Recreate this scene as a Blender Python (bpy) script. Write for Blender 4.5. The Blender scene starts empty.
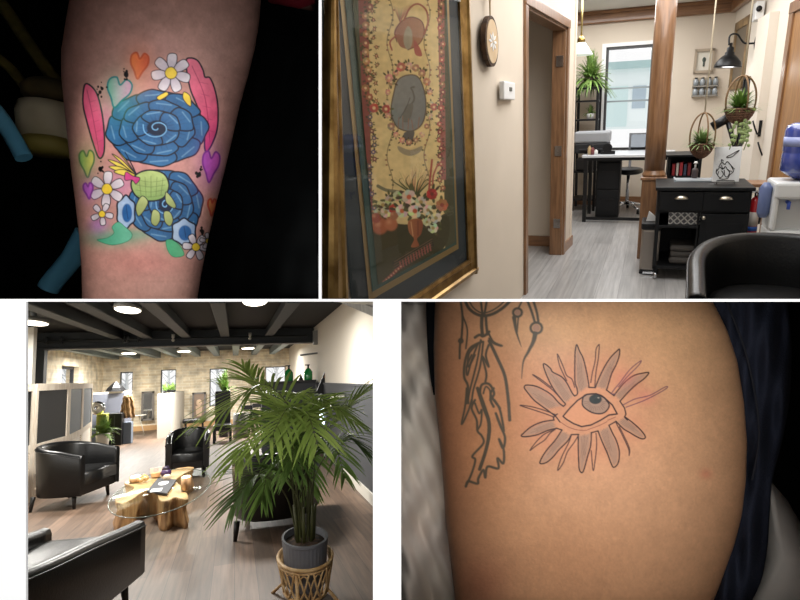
import bpy, math, random
import numpy as np
from mathutils import Vector, Matrix
random.seed(7); rng = np.random.default_rng(7)
PI = math.pi
S = bpy.context.scene
COL = S.collection
# ---------------------------------------------------------------- the camera and the four places
FL, CX, CY = 550.0, 460.0, 300.0          # focal length and principal point of the 800x600 frame

class Place:
    """a room with its own floor: x to the right, y into depth, z up, eye at (0,0,h)"""
    def __init__(s, xv, yv, slope, h):
        k = lambda x, y: np.array([(x-CX)/FL, (y-CY)/FL, 1.0])
        d = k(xv, yv); d /= np.linalg.norm(d)
        n = np.cross(d, k(xv+100, yv+slope*100)); n /= np.linalg.norm(n)
        if n[1] > 0: n = -n
        r = np.cross(d, n)
        if r[0] < 0: r = -r
        s.R = np.array([r, d, n]).T; s.h = h
    def ray(s, px, py): return np.array([(px-CX)/FL, (py-CY)/FL, 1.0]) @ s.R
    def _o(s): return np.array([0, 0, s.h])
    def z(s, px, py, z=0.0):
        v = s.ray(px, py); return Vector(v*((z-s.h)/v[2]) + s._o())
    def x(s, px, py, x):
        v = s.ray(px, py); return Vector(v*(x/v[0]) + s._o())
    def y(s, px, py, y):
        v = s.ray(px, py); return Vector(v*(y/v[1]) + s._o())
    def pl(s, px, py, p, n):
        v = s.ray(px, py); o = s._o(); p = np.array(p, float); n = np.array(n, float)
        return Vector(v*(((p-o) @ n)/(v @ n)) + o)
    def proj(s, P):
        P = np.atleast_2d(np.array(P, float)) - s._o(); c = P @ s.R.T
        return CX+FL*c[:, 0]/c[:, 2], CY+FL*c[:, 1]/c[:, 2]

LOUNGE = Place(235, 381, -.05, 1.5)        # bottom left photograph
HALL = Place(655, 106, -.04, 1.5)          # top right photograph
FRONT = Place(CX, CY, 0, 0)                # the display wall and the two niches: straight ahead of the eye
FRONT.R = np.array([[1, 0, 0], [0, 0, -1], [0, 1, 0]], float)   # x right, y ahead, z up

def mat_of(pl):
    R = LOUNGE.R.T @ pl.R
    o = -R @ np.array([0, 0, pl.h]) + np.array([0, 0, LOUNGE.h])
    M = Matrix.Identity(4)
    for i in range(3):
        for j in range(3): M[i][j] = R[i][j]
        M[i][3] = o[i]
    return M
for pl_ in (LOUNGE, HALL, FRONT): pl_.M = mat_of(pl_)
HERE = LOUNGE
def goto(p):
    global HERE; HERE = p

cam = bpy.data.cameras.new('camera'); co = bpy.data.objects.new('camera', cam); COL.objects.link(co)
cam.sensor_width = 36; cam.lens = FL/800*36
cam.shift_x = (400-CX)/800; cam.shift_y = (CY-300)/800
cam.clip_start = .02; cam.clip_end = 200
Rc = FRONT.M.to_3x3() @ Matrix(((1, 0, 0), (0, 0, -1), (0, 1, 0)))
co.matrix_world = Matrix.Translation((0, 0, LOUNGE.h)) @ Rc.to_4x4()
S.camera = co
S.view_settings.view_transform = 'Standard'; S.view_settings.look = 'None'
S.view_settings.exposure = 0; S.view_settings.gamma = 1; S.view_settings.use_curve_mapping = False
S.cycles.max_bounces = 8; S.cycles.use_denoising = True
S.cycles.sample_clamp_indirect = 6

# ---------------------------------------------------------------- materials
def lin(c):
    return tuple(((v/255)/12.92 if v/255 <= .04045 else ((v/255+.055)/1.055)**2.4) for v in c)
class N:
    def __init__(s, name):
        s.m = bpy.data.materials.new(name); s.m.use_nodes = True
        s.t = s.m.node_tree; s.b = s.t.nodes['Principled BSDF']
    def n(s, ty, **kw):
        q = s.t.nodes.new(ty)
        for k, v in kw.items():
            if k in q.inputs: q.inputs[k].default_value = v
            else: setattr(q, k, v)
        return q
    def l(s, a, b): s.t.links.new(a, b)
def setp(b, rough, metal=0, coat=0, spec=None, trans=0, ior=None):
    b.inputs['Roughness'].default_value = rough; b.inputs['Metallic'].default_value = metal
    b.inputs['Coat Weight'].default_value = coat
    if spec is not None: b.inputs['Specular IOR Level'].default_value = spec
    if trans: b.inputs['Transmission Weight'].default_value = trans
    if ior: b.inputs['IOR'].default_value = ior
def M(name, c, rough=.5, metal=0, c2=None, scale=8, stretch=(1, 1, 1), bump=0, bscale=None, coat=0, spec=None, detail=4, lo=.35, hi=.65, emit=None, estr=1):
    """plain material: colour c, mottled towards c2 by noise"""
    k = N(name); setp(k.b, rough, metal, coat, spec)
    c = lin(c) + (1,)
    k.b.inputs['Base Color'].default_value = c
    tc = mp = None
    if c2 is not None or bump:
        tc = k.n('ShaderNodeTexCoord'); mp = k.n('ShaderNodeMapping'); mp.inputs['Scale'].default_value = stretch
        k.l(tc.outputs['Object'], mp.inputs['Vector'])
    if c2 is not None:
        nz = k.n('ShaderNodeTexNoise', Scale=scale, Detail=detail); k.l(mp.outputs[0], nz.inputs['Vector'])
        cr = k.n('ShaderNodeValToRGB'); cr.color_ramp.elements[0].position = lo; cr.color_ramp.elements[1].position = hi
        cr.color_ramp.elements[0].color = c; cr.color_ramp.elements[1].color = lin(c2)+(1,)
        k.l(nz.outputs['Fac'], cr.inputs[0]); k.l(cr.outputs[0], k.b.inputs['Base Color'])
    if bump:
        nb = k.n('ShaderNodeTexNoise', Scale=bscale or scale, Detail=3); k.l(mp.outputs[0], nb.inputs['Vector'])
        bp = k.n('ShaderNodeBump', Strength=bump, Distance=.01); k.l(nb.outputs['Fac'], bp.inputs['Height'])
        k.l(bp.outputs[0], k.b.inputs['Normal'])
    if emit is not None:
        k.b.inputs['Emission Color'].default_value = lin(emit)+(1,); k.b.inputs['Emission Strength'].default_value = estr
    return k.m
def planks(name, ca, cb, cm, w=.15, l=1.3, rough=.4, rot=PI/2, grain=1.0, mortar=.002):
    k = N(name); setp(k.b, rough)
    tc = k.n('ShaderNodeTexCoord'); mp = k.n('ShaderNodeMapping'); mp.inputs['Rotation'].default_value = (0, 0, rot)
    k.l(tc.outputs['Object'], mp.inputs['Vector'])
    br = k.n('ShaderNodeTexBrick', Scale=1.0); br.offset = .37
    br.inputs['Brick Width'].default_value = l; br.inputs['Row Height'].default_value = w
    br.inputs['Mortar Size'].default_value = mortar; br.inputs['Mortar Smooth'].default_value = .3
    br.inputs['Color1'].default_value = lin(ca)+(1,); br.inputs['Color2'].default_value = lin(cb)+(1,); br.inputs['Mortar'].default_value = lin(cm)+(1,)
    k.l(mp.outputs[0], br.inputs['Vector'])
    m2 = k.n('ShaderNodeMapping'); m2.inputs['Scale'].default_value = (1.2, 22, 1); k.l(mp.outputs[0], m2.inputs['Vector'])
    nz = k.n('ShaderNodeTexNoise', Scale=1.6, Detail=6); k.l(m2.outputs[0], nz.inputs['Vector'])
    mr = k.n('ShaderNodeMapRange'); mr.inputs['From Min'].default_value = .3; mr.inputs['From Max'].default_value = .7
    mr.inputs['To Min'].default_value = 1-.35*grain; mr.inputs['To Max'].default_value = 1+.25*grain
    k.l(nz.outputs['Fac'], mr.inputs['Value'])
    mx = k.n('ShaderNodeVectorMath', operation='MULTIPLY'); k.l(br.outputs['Color'], mx.inputs[0]); k.l(mr.outputs[0], mx.inputs[1])
    k.l(mx.outputs[0], k.b.inputs['Base Color'])
    return k.m
def bricks(name, ca, cb, cm, w=.21, h=.075, axis='x'):
    k = N(name); setp(k.b, .85)
    tc = k.n('ShaderNodeTexCoord'); sx = k.n('ShaderNodeSeparateXYZ'); k.l(tc.outputs['Object'], sx.inputs[0])
    cx = k.n('ShaderNodeCombineXYZ'); k.l(sx.outputs['X' if axis == 'x' else 'Y'], cx.inputs['X']); k.l(sx.outputs['Z'], cx.inputs['Y'])
    br = k.n('ShaderNodeTexBrick', Scale=1.0); br.offset = .5
    br.inputs['Brick Width'].default_value = w; br.inputs['Row Height'].default_value = h; br.inputs['Mortar Size'].default_value = .012
    br.inputs['Color1'].default_value = lin(ca)+(1,); br.inputs['Color2'].default_value = lin(cb)+(1,); br.inputs['Mortar'].default_value = lin(cm)+(1,)
    k.l(cx.outputs[0], br.inputs['Vector'])
    nz = k.n('ShaderNodeTexNoise', Scale=3.0, Detail=8); k.l(cx.outputs[0], nz.inputs['Vector'])
    mr = k.n('ShaderNodeMapRange'); mr.inputs['From Min'].default_value = .3; mr.inputs['From Max'].default_value = .7
    mr.inputs['To Min'].default_value = .62; mr.inputs['To Max'].default_value = 1.25; k.l(nz.outputs['Fac'], mr.inputs['Value'])
    mx = k.n('ShaderNodeVectorMath', operation='MULTIPLY'); k.l(br.outputs['Color'], mx.inputs[0]); k.l(mr.outputs[0], mx.inputs[1])
    k.l(mx.outputs[0], k.b.inputs['Base Color'])
    bp = k.n('ShaderNodeBump', Strength=.5, Distance=.01); k.l(br.outputs['Fac'], bp.inputs['Height']); bp.invert = True
    k.l(bp.outputs[0], k.b.inputs['Normal'])
    return k.m
def glass(name, tint=(255, 255, 255), gloss=.12, rough=.02):
    k = N(name); k.t.nodes.remove(k.b)
    out = k.t.nodes['Material Output']
    tr = k.n('ShaderNodeBsdfTransparent'); tr.inputs[0].default_value = lin(tint)+(1,)
    gl = k.n('ShaderNodeBsdfGlossy'); gl.inputs['Roughness'].default_value = rough
    fr = k.n('ShaderNodeLayerWeight'); fr.inputs['Blend'].default_value = .25
    mr = k.n('ShaderNodeMapRange'); mr.inputs['To Min'].default_value = gloss*.5; mr.inputs['To Max'].default_value = min(1, gloss*2.2)
    k.l(fr.outputs['Fresnel'], mr.inputs['Value'])
    mx = k.n('ShaderNodeMixShader'); k.l(mr.outputs[0], mx.inputs[0]); k.l(tr.outputs[0], mx.inputs[1]); k.l(gl.outputs[0], mx.inputs[2])
    k.l(mx.outputs[0], out.inputs['Surface'])
    return k.m
def painted(name, rough=.55, spec=.3, bump=0, bscale=60, coat=0):
    """surface whose pigment is a colour pattern worked out in this script"""
    k = N(name); setp(k.b, rough, 0, coat, spec)
    a = k.n('ShaderNodeAttribute'); a.attribute_name = 'pigment'; k.l(a.outputs['Color'], k.b.inputs['Base Color'])
    if bump:
        tc = k.n('ShaderNodeTexCoord'); nb = k.n('ShaderNodeTexNoise', Scale=bscale, Detail=4); k.l(tc.outputs['Object'], nb.inputs['Vector'])
        bp = k.n('ShaderNodeBump', Strength=bump, Distance=.004); k.l(nb.outputs['Fac'], bp.inputs['Height']); k.l(bp.outputs[0], k.b.inputs['Normal'])
    return k.m

# ---------------------------------------------------------------- mesh building
class MB:
    def __init__(s): s.v = []; s.f = []; s.mi = []; s.sm = []
    def add(s, vs, fs, mi=0, smooth=False):
        o = len(s.v); s.v += [tuple(v) for v in vs]
        for f in fs: s.f.append([o+i for i in f]); s.mi.append(mi); s.sm.append(smooth)
        return s
    def box(s, c, d, rz=0, mi=0, rot=None):
        R = rot if rot is not None else Matrix.Rotation(rz, 3, 'Z'); c = Vector(c)
        vs = [c + R @ Vector((x*d[0]/2, y*d[1]/2, z*d[2]/2)) for x in (-1, 1) for y in (-1, 1) for z in (-1, 1)]
        return s.add(vs, [(0, 1, 3, 2), (4, 6, 7, 5), (0, 4, 5, 1), (2, 3, 7, 6), (0, 2, 6, 4), (1, 5, 7, 3)], mi)
    def bb(s, a, b, mi=0):
        a, b = Vector(a), Vector(b); return s.box((a+b)/2, [abs(q) for q in (b-a)], 0, mi)
    def hexa(s, q0, q1, mi=0):
        """solid between two quads given in the same order"""
        vs = list(q0)+list(q1)
        return s.add(vs, [(3, 2, 1, 0), (4, 5, 6, 7)]+[(i, (i+1) % 4, 4+(i+1) % 4, 4+i) for i in range(4)], mi)
    def prism(s, poly, a, b, mi=0, smooth=False):
        """poly: list of points, extruded by vector b-a"""
        n = len(poly); d = Vector(b)-Vector(a)
        vs = [Vector(p)+Vector(a) for p in poly]; vs += [v+d for v in vs]
        s.add(vs, [tuple(range(n))[::-1], tuple(range(n, 2*n))], mi)
        o = len(s.v)-2*n
        for i in range(n): s.f.append([o+i, o+(i+1) % n, o+n+(i+1) % n, o+n+i]); s.mi.append(mi); s.sm.append(smooth)
        return s
    def tube(s, pts, r, n=10, cap=True, mi=0, closed=False, sx=1.0):
        pts = [Vector(p) for p in pts]; m = len(pts)
        if not hasattr(r, '__len__'): r = [r]*m
        vs = []; up = None
        for i, p in enumerate(pts):
            if closed: t = pts[(i+1) % m]-pts[i-1]
            else: t = pts[min(i+1, m-1)]-pts[max(i-1, 0)]
            if t.length < 1e-9: t = Vector((0, 0, 1))
            t.normalize()
            if up is None: up = Vector((0, 0, 1)) if abs(t.z) < .9 else Vector((0, 1, 0))
            a = t.cross(up)
            if a.length < 1e-6: a = t.cross(Vector((1, 0, 0)))
            a.normalize(); b = a.cross(t).normalized(); up = b
            for k in range(n):
                th = 2*PI*k/n; vs.append(p + a*math.cos(th)*r[i]*sx + b*math.sin(th)*r[i])
        fs = []
        for i in range(m if closed else m-1):
            j = (i+1) % m
            for k in range(n): fs.append((i*n+k, i*n+(k+1) % n, j*n+(k+1) % n, j*n+k))
        s.add(vs, fs, mi, True)
        if cap and not closed:
            o = len(s.v)-m*n
            s.f.append([o+k for k in range(n)][::-1]); s.mi.append(mi); s.sm.append(False)
            s.f.append([o+(m-1)*n+k for k in range(n)]); s.mi.append(mi); s.sm.append(False)
        return s
    def cyl(s, a, b, r, r2=None, n=20, mi=0):
        return s.tube([a, b], [r, r if r2 is None else r2], n, True, mi)
    def lathe(s, prof, c=(0, 0, 0), n=28, mi=0, rot=None, smooth=True, sy=1.0):
        c = Vector(c); vs = []
        for r, z in prof:
            for k in range(n):
                th = 2*PI*k/n; v = Vector((r*math.cos(th), r*math.sin(th)*sy, z))
                vs.append(c + (rot @ v if rot is not None else v))
        fs = [(i*n+k, i*n+(k+1) % n, (i+1)*n+(k+1) % n, (i+1)*n+k) for i in range(len(prof)-1) for k in range(n)]
        s.add(vs, fs, mi, smooth)
        o = len(s.v)-len(vs)
        if prof[0][0] > 1e-5: s.f.append([o+k for k in range(n)][::-1]); s.mi.append(mi); s.sm.append(False)
        if prof[-1][0] > 1e-5: s.f.append([o+(len(prof)-1)*n+k for k in range(n)]); s.mi.append(mi); s.sm.append(False)
        return s
    def ball(s, c, r, n=14, mi=0, sc=(1, 1, 1)):
        c = Vector(c); m = n//2; vs = []; fs = []
        for i in range(m+1):
            ph = PI*i/m
            for k in range(n):
                th = 2*PI*k/n
                vs.append(c+Vector((r*sc[0]*math.sin(ph)*math.cos(th), r*sc[1]*math.sin(ph)*math.sin(th), r*sc[2]*math.cos(ph))))
        for i in range(m):
            for k in range(n): fs.append((i*n+k, i*n+(k+1) % n, (i+1)*n+(k+1) % n, (i+1)*n+k)[::-1])
        return s.add(vs, fs, mi, True)
    def grid(s, fn, nu, nv, mi=0, smooth=True):
        vs = [fn(i/(nu-1), j/(nv-1)) for j in range(nv) for i in range(nu)]
        fs = [(j*nu+i, j*nu+i+1, (j+1)*nu+i+1, (j+1)*nu+i) for j in range(nv-1) for i in range(nu-1)]
        return s.add(vs, fs, mi, smooth)
    def mesh(s, name):
        me = bpy.data.meshes.new(name)
        me.from_pydata([tuple(v) for v in s.v], [], s.f)
        me.polygons.foreach_set('material_index', s.mi); me.polygons.foreach_set('use_smooth', s.sm)
        me.update(); return me

def link(name, mb, mats, parent=None, bevel=0, solid=0, sub=0, seg=2):
    me = mb.mesh(name) if isinstance(mb, MB) else mb
    for m in (mats if isinstance(mats, (list, tuple)) else [mats]): me.materials.append(m)
    o = bpy.data.objects.new(name, me); COL.objects.link(o)
    if parent is not None: o.parent = parent
    if solid:
        q = o.modifiers.new('thickness', 'SOLIDIFY'); q.thickness = solid; q.offset = 0
    if sub:
        q = o.modifiers.new('smooth', 'SUBSURF'); q.levels = sub; q.render_levels = sub
    if bevel:
        q = o.modifiers.new('bevel', 'BEVEL'); q.width = bevel; q.segments = seg; q.limit_method = 'ANGLE'; q.angle_limit = .6
    return o
def place(o, loc=(0, 0, 0), rz=0, tilt=None):
    Mx = HERE.M @ Matrix.Translation(loc) @ Matrix.Rotation(rz, 4, 'Z')
    if tilt is not None: Mx = Mx @ tilt
    o.matrix_world = Mx; return o
def tag(o, label, cat, group=None, kind=None):
    o['label'] = label; o['category'] = cat
    if group: o['group'] = group
    if kind: o['kind'] = kind
    return o
def thing(name, label, cat, loc, rz=0, group=None, tilt=None):
    o = bpy.data.objects.new(name, None); o.empty_display_size = .1; COL.objects.link(o)
    place(o, loc, rz, tilt); return tag(o, label, cat, group)
def part(name, mb, mats, parent, label=None, **kw):
    o = link(name, mb, mats, parent, **kw)
    if label: o['label'] = label
    return o
def solo(name, mb, mats, label, cat, loc=(0, 0, 0), rz=0, group=None, kind=None, tilt=None, **kw):
    o = link(name, mb, mats, None, **kw); place(o, loc, rz, tilt); return tag(o, label, cat, group, kind)
def struct(name, mb, mats, loc=(0, 0, 0), rz=0, **kw):
    o = link(name, mb, mats, None, **kw); place(o, loc, rz); o['kind'] = 'structure'; return o
def dup(root, loc, rz=0, label=None, group=None):
    def cp(o, par):
        c = o.copy(); COL.objects.link(c)
        if par is not None: c.parent = par
        for ch in [q for q in o.children]: cp(ch, c)
        return c
    r = cp(root, None); place(r, loc, rz)
    if label: r['label'] = label
    if group: r['group'] = group
    return r
def light(kind, loc, energy, size=.5, color=(1, 1, 1), aim=None, name='lamp_or_fill_light', size_y=None, spread=None):
    l = bpy.data.lights.new(name, kind); l.energy = energy; l.color = color
    if kind == 'AREA':
        l.size = size
        if size_y: l.shape = 'RECTANGLE'; l.size_y = size_y
        if spread: l.spread = spread
    else: l.shadow_soft_size = size
    o = bpy.data.objects.new(name, l); COL.objects.link(o)
    T = Matrix.Translation(loc)
    if aim is not None: T = T @ (Vector(aim)-Vector(loc)).to_track_quat('-Z', 'Y').to_matrix().to_4x4()
    o.matrix_world = HERE.M @ T; return o

def spline(pts, n=8, closed=False):
    P = [np.array(p, float) for p in pts]; m = len(P); out = []
    for i in range(m if closed else m-1):
        if closed: a, b, c, d = P[i-1], P[i], P[(i+1) % m], P[(i+2) % m]
        else: a, b, c, d = P[max(i-1, 0)], P[i], P[i+1], P[min(i+2, m-1)]
        for k in range(n):
            t = k/n; out.append(.5*((2*b)+(-a+c)*t+(2*a-5*b+4*c-d)*t*t+(-a+3*b-3*c+d)*t**3))
    if not closed: out.append(P[-1])
    return out

# ---------------------------------------------------------------- drawing a pigment pattern
class Canvas:
    def __init__(s, x0, y0, x1, y1, res=2.5, base=(255, 255, 255)):
        s.x0, s.y0, s.res = x0, y0, res
        s.w, s.h = int((x1-x0)*res), int((y1-y0)*res)
        s.a = np.zeros((s.h, s.w, 3)) + np.array(lin(base))
        yy, xx = np.mgrid[0:s.h, 0:s.w]; s.X = x0+(xx+.5)/res; s.Y = y0+(yy+.5)/res
    def _w(s, x0, y0, x1, y1):
        i0 = max(0, int((x0-s.x0)*s.res)); i1 = min(s.w, int((x1-s.x0)*s.res)+2)
        j0 = max(0, int((y0-s.y0)*s.res)); j1 = min(s.h, int((y1-s.y0)*s.res)+2)
        return slice(j0, max(j0, j1)), slice(i0, max(i0, i1))
    def mix(s, W, m, col):
        m = np.clip(m, 0, 1)[..., None]; c = np.array(lin(col)) if not isinstance(col, np.ndarray) else col
        s.a[W] = s.a[W]*(1-m)+c*m
    def stroke(s, pts, w, col, al=1.0, taper=False, soft=.5, smooth=True, closed=False):
        if smooth: pts = spline(pts, 6, closed)
        P = np.array(pts, float)
        if closed: P = np.vstack([P, P[:1]])
        pad = w+soft+1; W = s._w(P[:, 0].min()-pad, P[:, 1].min()-pad, P[:, 0].max()+pad, P[:, 1].max()+pad)
        X, Y = s.X[W], s.Y[W]
        if X.size == 0: return
        best = np.full(X.shape, -1e9); n = len(P)-1
        for i in range(n):
            a, b = P[i], P[i+1]; d = b-a; L = d @ d+1e-9
            # local window
            V = s._w(min(a[0], b[0])-pad, min(a[1], b[1])-pad, max(a[0], b[0])+pad, max(a[1], b[1])+pad)
            sl = (slice(V[0].start-W[0].start, V[0].stop-W[0].start), slice(V[1].start-W[1].start, V[1].stop-W[1].start))
            x, y = X[sl], Y[sl]
            if x.size == 0: continue
            t = np.clip(((x-a[0])*d[0]+(y-a[1])*d[1])/L, 0, 1)
            dist = np.hypot(x-a[0]-t*d[0], y-a[1]-t*d[1])
            ww = w/2*(1 if not taper else (1-.85*(i+t)/n))
            best[sl] = np.maximum(best[sl], ww-dist)
        s.mix(W, (best/soft+.5)*al, col)
    def fill(s, pts, col, al=1.0, smooth=True, soft=.4, col2=None, ang=0):
        if smooth: pts = spline(pts, 6, True)
        P = np.array(pts, float); pad = soft+1
        W = s._w(P[:, 0].min()-pad, P[:, 1].min()-pad, P[:, 0].max()+pad, P[:, 1].max()+pad)
        X, Y = s.X[W], s.Y[W]
        if X.size == 0: return
        ins = np.zeros(X.shape, bool); dist = np.full(X.shape, 1e9)
        for i in range(len(P)):
            a, b = P[i-1], P[i]; d = b-a; L = d @ d+1e-9
            if abs(d[1]) > 1e-12:
                ins ^= ((a[1] > Y) != (b[1] > Y)) & (X < (b[0]-a[0])*(Y-a[1])/(b[1]-a[1])+a[0])
            t = np.clip(((X-a[0])*d[0]+(Y-a[1])*d[1])/L, 0, 1)
            dist = np.minimum(dist, np.hypot(X-a[0]-t*d[0], Y-a[1]-t*d[1]))
        sd = np.where(ins, dist, -dist)
        c = col
        if col2 is not None:
            q = X*math.cos(ang)+Y*math.sin(ang); q = (q-q.min())/(q.max()-q.min()+1e-9)
            c = np.array(lin(col))*(1-q[..., None])+np.array(lin(col2))*q[..., None]
        s.mix(W, (sd/soft+.5)*al, c)
    def blob(s, cx, cy, rx, ry, col, al=1.0, soft=.15, rot=0):
        r = max(rx, ry)*(1+soft)+1; W = s._w(cx-r, cy-r, cx+r, cy+r); X, Y = s.X[W]-cx, s.Y[W]-cy
        if X.size == 0: return
        c, q = math.cos(rot), math.sin(rot); u, v = X*c+Y*q, -X*q+Y*c
        d = np.hypot(u/rx, v/ry); s.mix(W, ((1-d)/soft+.5)*al, col)
    def glow(s, cx, cy, rx, ry, col, al):
        W = s._w(cx-2.5*rx, cy-2.5*ry, cx+2.5*rx, cy+2.5*ry); X, Y = s.X[W]-cx, s.Y[W]-cy
        s.mix(W, np.exp(-((X/rx)**2+(Y/ry)**2))*al, col)
    def noise(s, cell, amp):
        gy, gx = int(s.h/(cell*s.res))+3, int(s.w/(cell*s.res))+3
        g = rng.normal(0, 1, (gy, gx))
        u = (s.X-s.x0)/cell; v = (s.Y-s.y0)/cell; i, j = u.astype(int), v.astype(int)
        fu, fv = u-i, v-j; fu = fu*fu*(3-2*fu); fv = fv*fv*(3-2*fv)
        n = (g[j, i]*(1-fu)+g[j, i+1]*fu)*(1-fv)+(g[j+1, i]*(1-fu)+g[j+1, i+1]*fu)*fv
        s.a *= (1+amp*n)[..., None]
    def sample(s, px, py):
        u = np.clip((np.asarray(px)-s.x0)*s.res-.5, 0, s.w-1.001); v = np.clip((np.asarray(py)-s.y0)*s.res-.5, 0, s.h-1.001)
        i, j = u.astype(int), v.astype(int); fu, fv = (u-i)[:, None], (v-j)[:, None]
        A = s.a; return np.clip((A[j, i]*(1-fu)+A[j, i+1]*fu)*(1-fv)+(A[j+1, i]*(1-fu)+A[j+1, i+1]*fu)*fv, 0, 1)
def grid_mesh(name, P, closed_u=False):
    """P: (nv, nu, 3) array of points -> mesh"""
    nv, nu = P.shape[:2]; me = bpy.data.meshes.new(name)
    idx = np.arange(nv*nu).reshape(nv, nu)
    if closed_u: a = idx; b = np.roll(idx, -1, 1)
    else: a = idx[:, :-1]; b = idx[:, 1:]
    q = np.stack([a[:-1], b[:-1], b[1:], a[1:]], -1).reshape(-1, 4)
    me.vertices.add(nv*nu); me.vertices.foreach_set('co', P.reshape(-1).astype(np.float32))
    me.loops.add(q.size); me.loops.foreach_set('vertex_index', q.reshape(-1).astype(np.int32))
    me.polygons.add(len(q)); me.polygons.foreach_set('loop_start', np.arange(0, q.size, 4, dtype=np.int32))
    me.polygons.foreach_set('use_smooth', np.ones(len(q), bool))
    me.update(calc_edges=True); return me
def pigment(me, rgb):
    at = me.color_attributes.new('pigment', 'FLOAT_COLOR', 'POINT')
    c = np.ones((len(rgb), 4), np.float32); c[:, :3] = rgb; at.data.foreach_set('color', c.reshape(-1))
# ================================================================ the white display wall with its four openings
goto(FRONT)
def fr(px, py, y): return FRONT.y(px, py, y)
WY = 1.25
m_white = M('white_board', (253, 253, 253), .9, spec=.1)
m_dark = M('black_lining', (12, 12, 13), .95, spec=.1)
m_grey = M('grey_lining', (70, 68, 66), .95, spec=.1)
def fbox(mb, x0, y0, x1, y1, ya, yb, mi=0):
    a = fr(x0, y0, ya); b = fr(x1, y1, ya)
    mb.bb((a.x, ya, a.z), (b.x, yb, b.z), mi)
w = MB(); t = WY+.006
for r in ((-2600, -900, -14, 299), (-14, -900, 1900, -14), (814, -14, 1900, 299), (318.7, -14, 321.2, 299), (-2600, 299, 1900, 301.6),
          (-2600, 301.6, 26, 1150), (373, 301.6, 401, 1150), (26, 614, 373, 1150), (401, 614, 1900, 1150), (814, 301.6, 1900, 614)):
    fbox(w, *r, WY, t)
struct('wall_front', w, m_white)
# unseen baffles added behind the wall strips, keeping light from leaking between places
def wedge(name, a, b, y0, y1, mat=m_grey):
    """solid light baffle between the sight lines of pixel rectangle a..b from depth y0 to y1"""
    mb = MB(); (xa, ya), (xb, yb) = a, b
    mb.hexa([fr(xa, ya, y0), fr(xb, ya, y0), fr(xb, yb, y0), fr(xa, yb, y0)], [fr(xa, ya, y1), fr(xb, ya, y1), fr(xb, yb, y1), fr(xa, yb, y1)])
    return struct(name, mb, mat)
wedge('baffle_between_rooms', (-2600, 300.0), (400, 300.9), t, 6.6)
wedge('baffle_over_niche', (400, 300.0), (1900, 300.9), t, 2.4)
wedge('baffle_beside_niche', (319.4, -500), (320.3, 300.0), t, 2.4)
wedge('baffle_right_of_lounge', (376, 300.9), (390, 900), t, 6.6)
# niche shells
nb = MB(); nb.bb(fr(-300, 300, 2.36)+Vector((0, 0, 0)), fr(319, -300, 2.40)); 
nb.hexa([fr(-300, -300, t), fr(-290, -300, t), fr(-290, 299.8, t), fr(-300, 299.8, t)], [fr(-300, -300, 2.4), fr(-290, -300, 2.4), fr(-290, 299.8, 2.4), fr(-300, 299.8, 2.4)])
nb.hexa([fr(-300, -300, t), fr(319, -300, t), fr(319, -290, t), fr(-300, -290, t)], [fr(-300, -300, 2.4), fr(319, -300, 2.4), fr(319, -290, 2.4), fr(-300, -290, 2.4)])
struct('wall_back_of_forearm_niche', nb, m_dark)
nb = MB(); nb.bb(fr(391, 301, 2.36), fr(1100, 900, 2.40))
nb.hexa([fr(1090, 301, t), fr(1100, 301, t), fr(1100, 900, t), fr(1090, 900, t)], [fr(1090, 301, 2.4), fr(1100, 301, 2.4), fr(1100, 900, 2.4), fr(1090, 900, 2.4)])
nb.hexa([fr(391, 880, t), fr(1100, 880, t), fr(1100, 900, t), fr(391, 900, t)], [fr(391, 880, 2.4), fr(1100, 880, 2.4), fr(1100, 900, 2.4), fr(391, 900, 2.4)])
nb.hexa([fr(390.5, 301, t), fr(394, 301, t), fr(394, 900, t), fr(390.5, 900, t)], [fr(390.5, 301, 2.4), fr(394, 301, 2.4), fr(394, 900, 2.4), fr(390.5, 900, 2.4)])
struct('wall_back_of_arm_niche', nb, m_dark)

def limb(rows, left, right, D, bulge, nu, ys, fold=None, power=1.0):
    """closed tube whose outline follows left/right; rows, left, right in frame units"""
    L = np.interp(ys, rows, left); R = np.interp(ys, rows, right)
    k = np.ones(9)/9
    ext = lambda q: np.convolve(np.pad(q, 4, mode='reflect', reflect_type='odd'), k, 'valid')
    L, R = ext(L), ext(R)
    th = np.concatenate([np.linspace(0, PI, int(nu*.8), endpoint=False), np.linspace(PI, 2*PI, nu-int(nu*.8), endpoint=False)])
    c = (L+R)/2; h = (R-L)/2
    PX = c[:, None]-h[:, None]*np.cos(th)[None]
    sn = np.sin(th)[None]; sn = np.sign(sn)*np.abs(sn)**power
    Z = D-(h[:, None]*D/FL)*bulge*sn
    if fold is not None: Z = Z+fold(PX, ys[:, None]+0*PX, sn)
    PYy = ys[:, None]+0*PX
    P = np.stack([(PX-CX)/FL*Z, Z, -(PYy-CY)/FL*Z], -1)
    return P, PX, PYy

# ---------------------------------------------------------------- top left: tattooed forearm
ys = np.concatenate([np.arange(-24, 45, 1.5), np.arange(45, 282, .5), np.arange(282, 300, 1.5), [300.1]])
rows = [-24, 0, 25, 50, 75, 105, 140, 170, 200, 235, 270, 300, 326]
lf = [74, 69, 65, 61, 61, 64, 67.5, 71, 75, 79, 81.5, 82, 82]
rt = [264, 261, 259, 254.5, 248.5, 240, 232, 225, 217, 209, 202, 197, 192]
P, PX, PYy = limb(rows, lf, rt, 1.66, .62, 520, ys)
cv = Canvas(40, -26, 280, 328, 2.5, (189, 143, 129))
OUT = (22, 24, 38)
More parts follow.
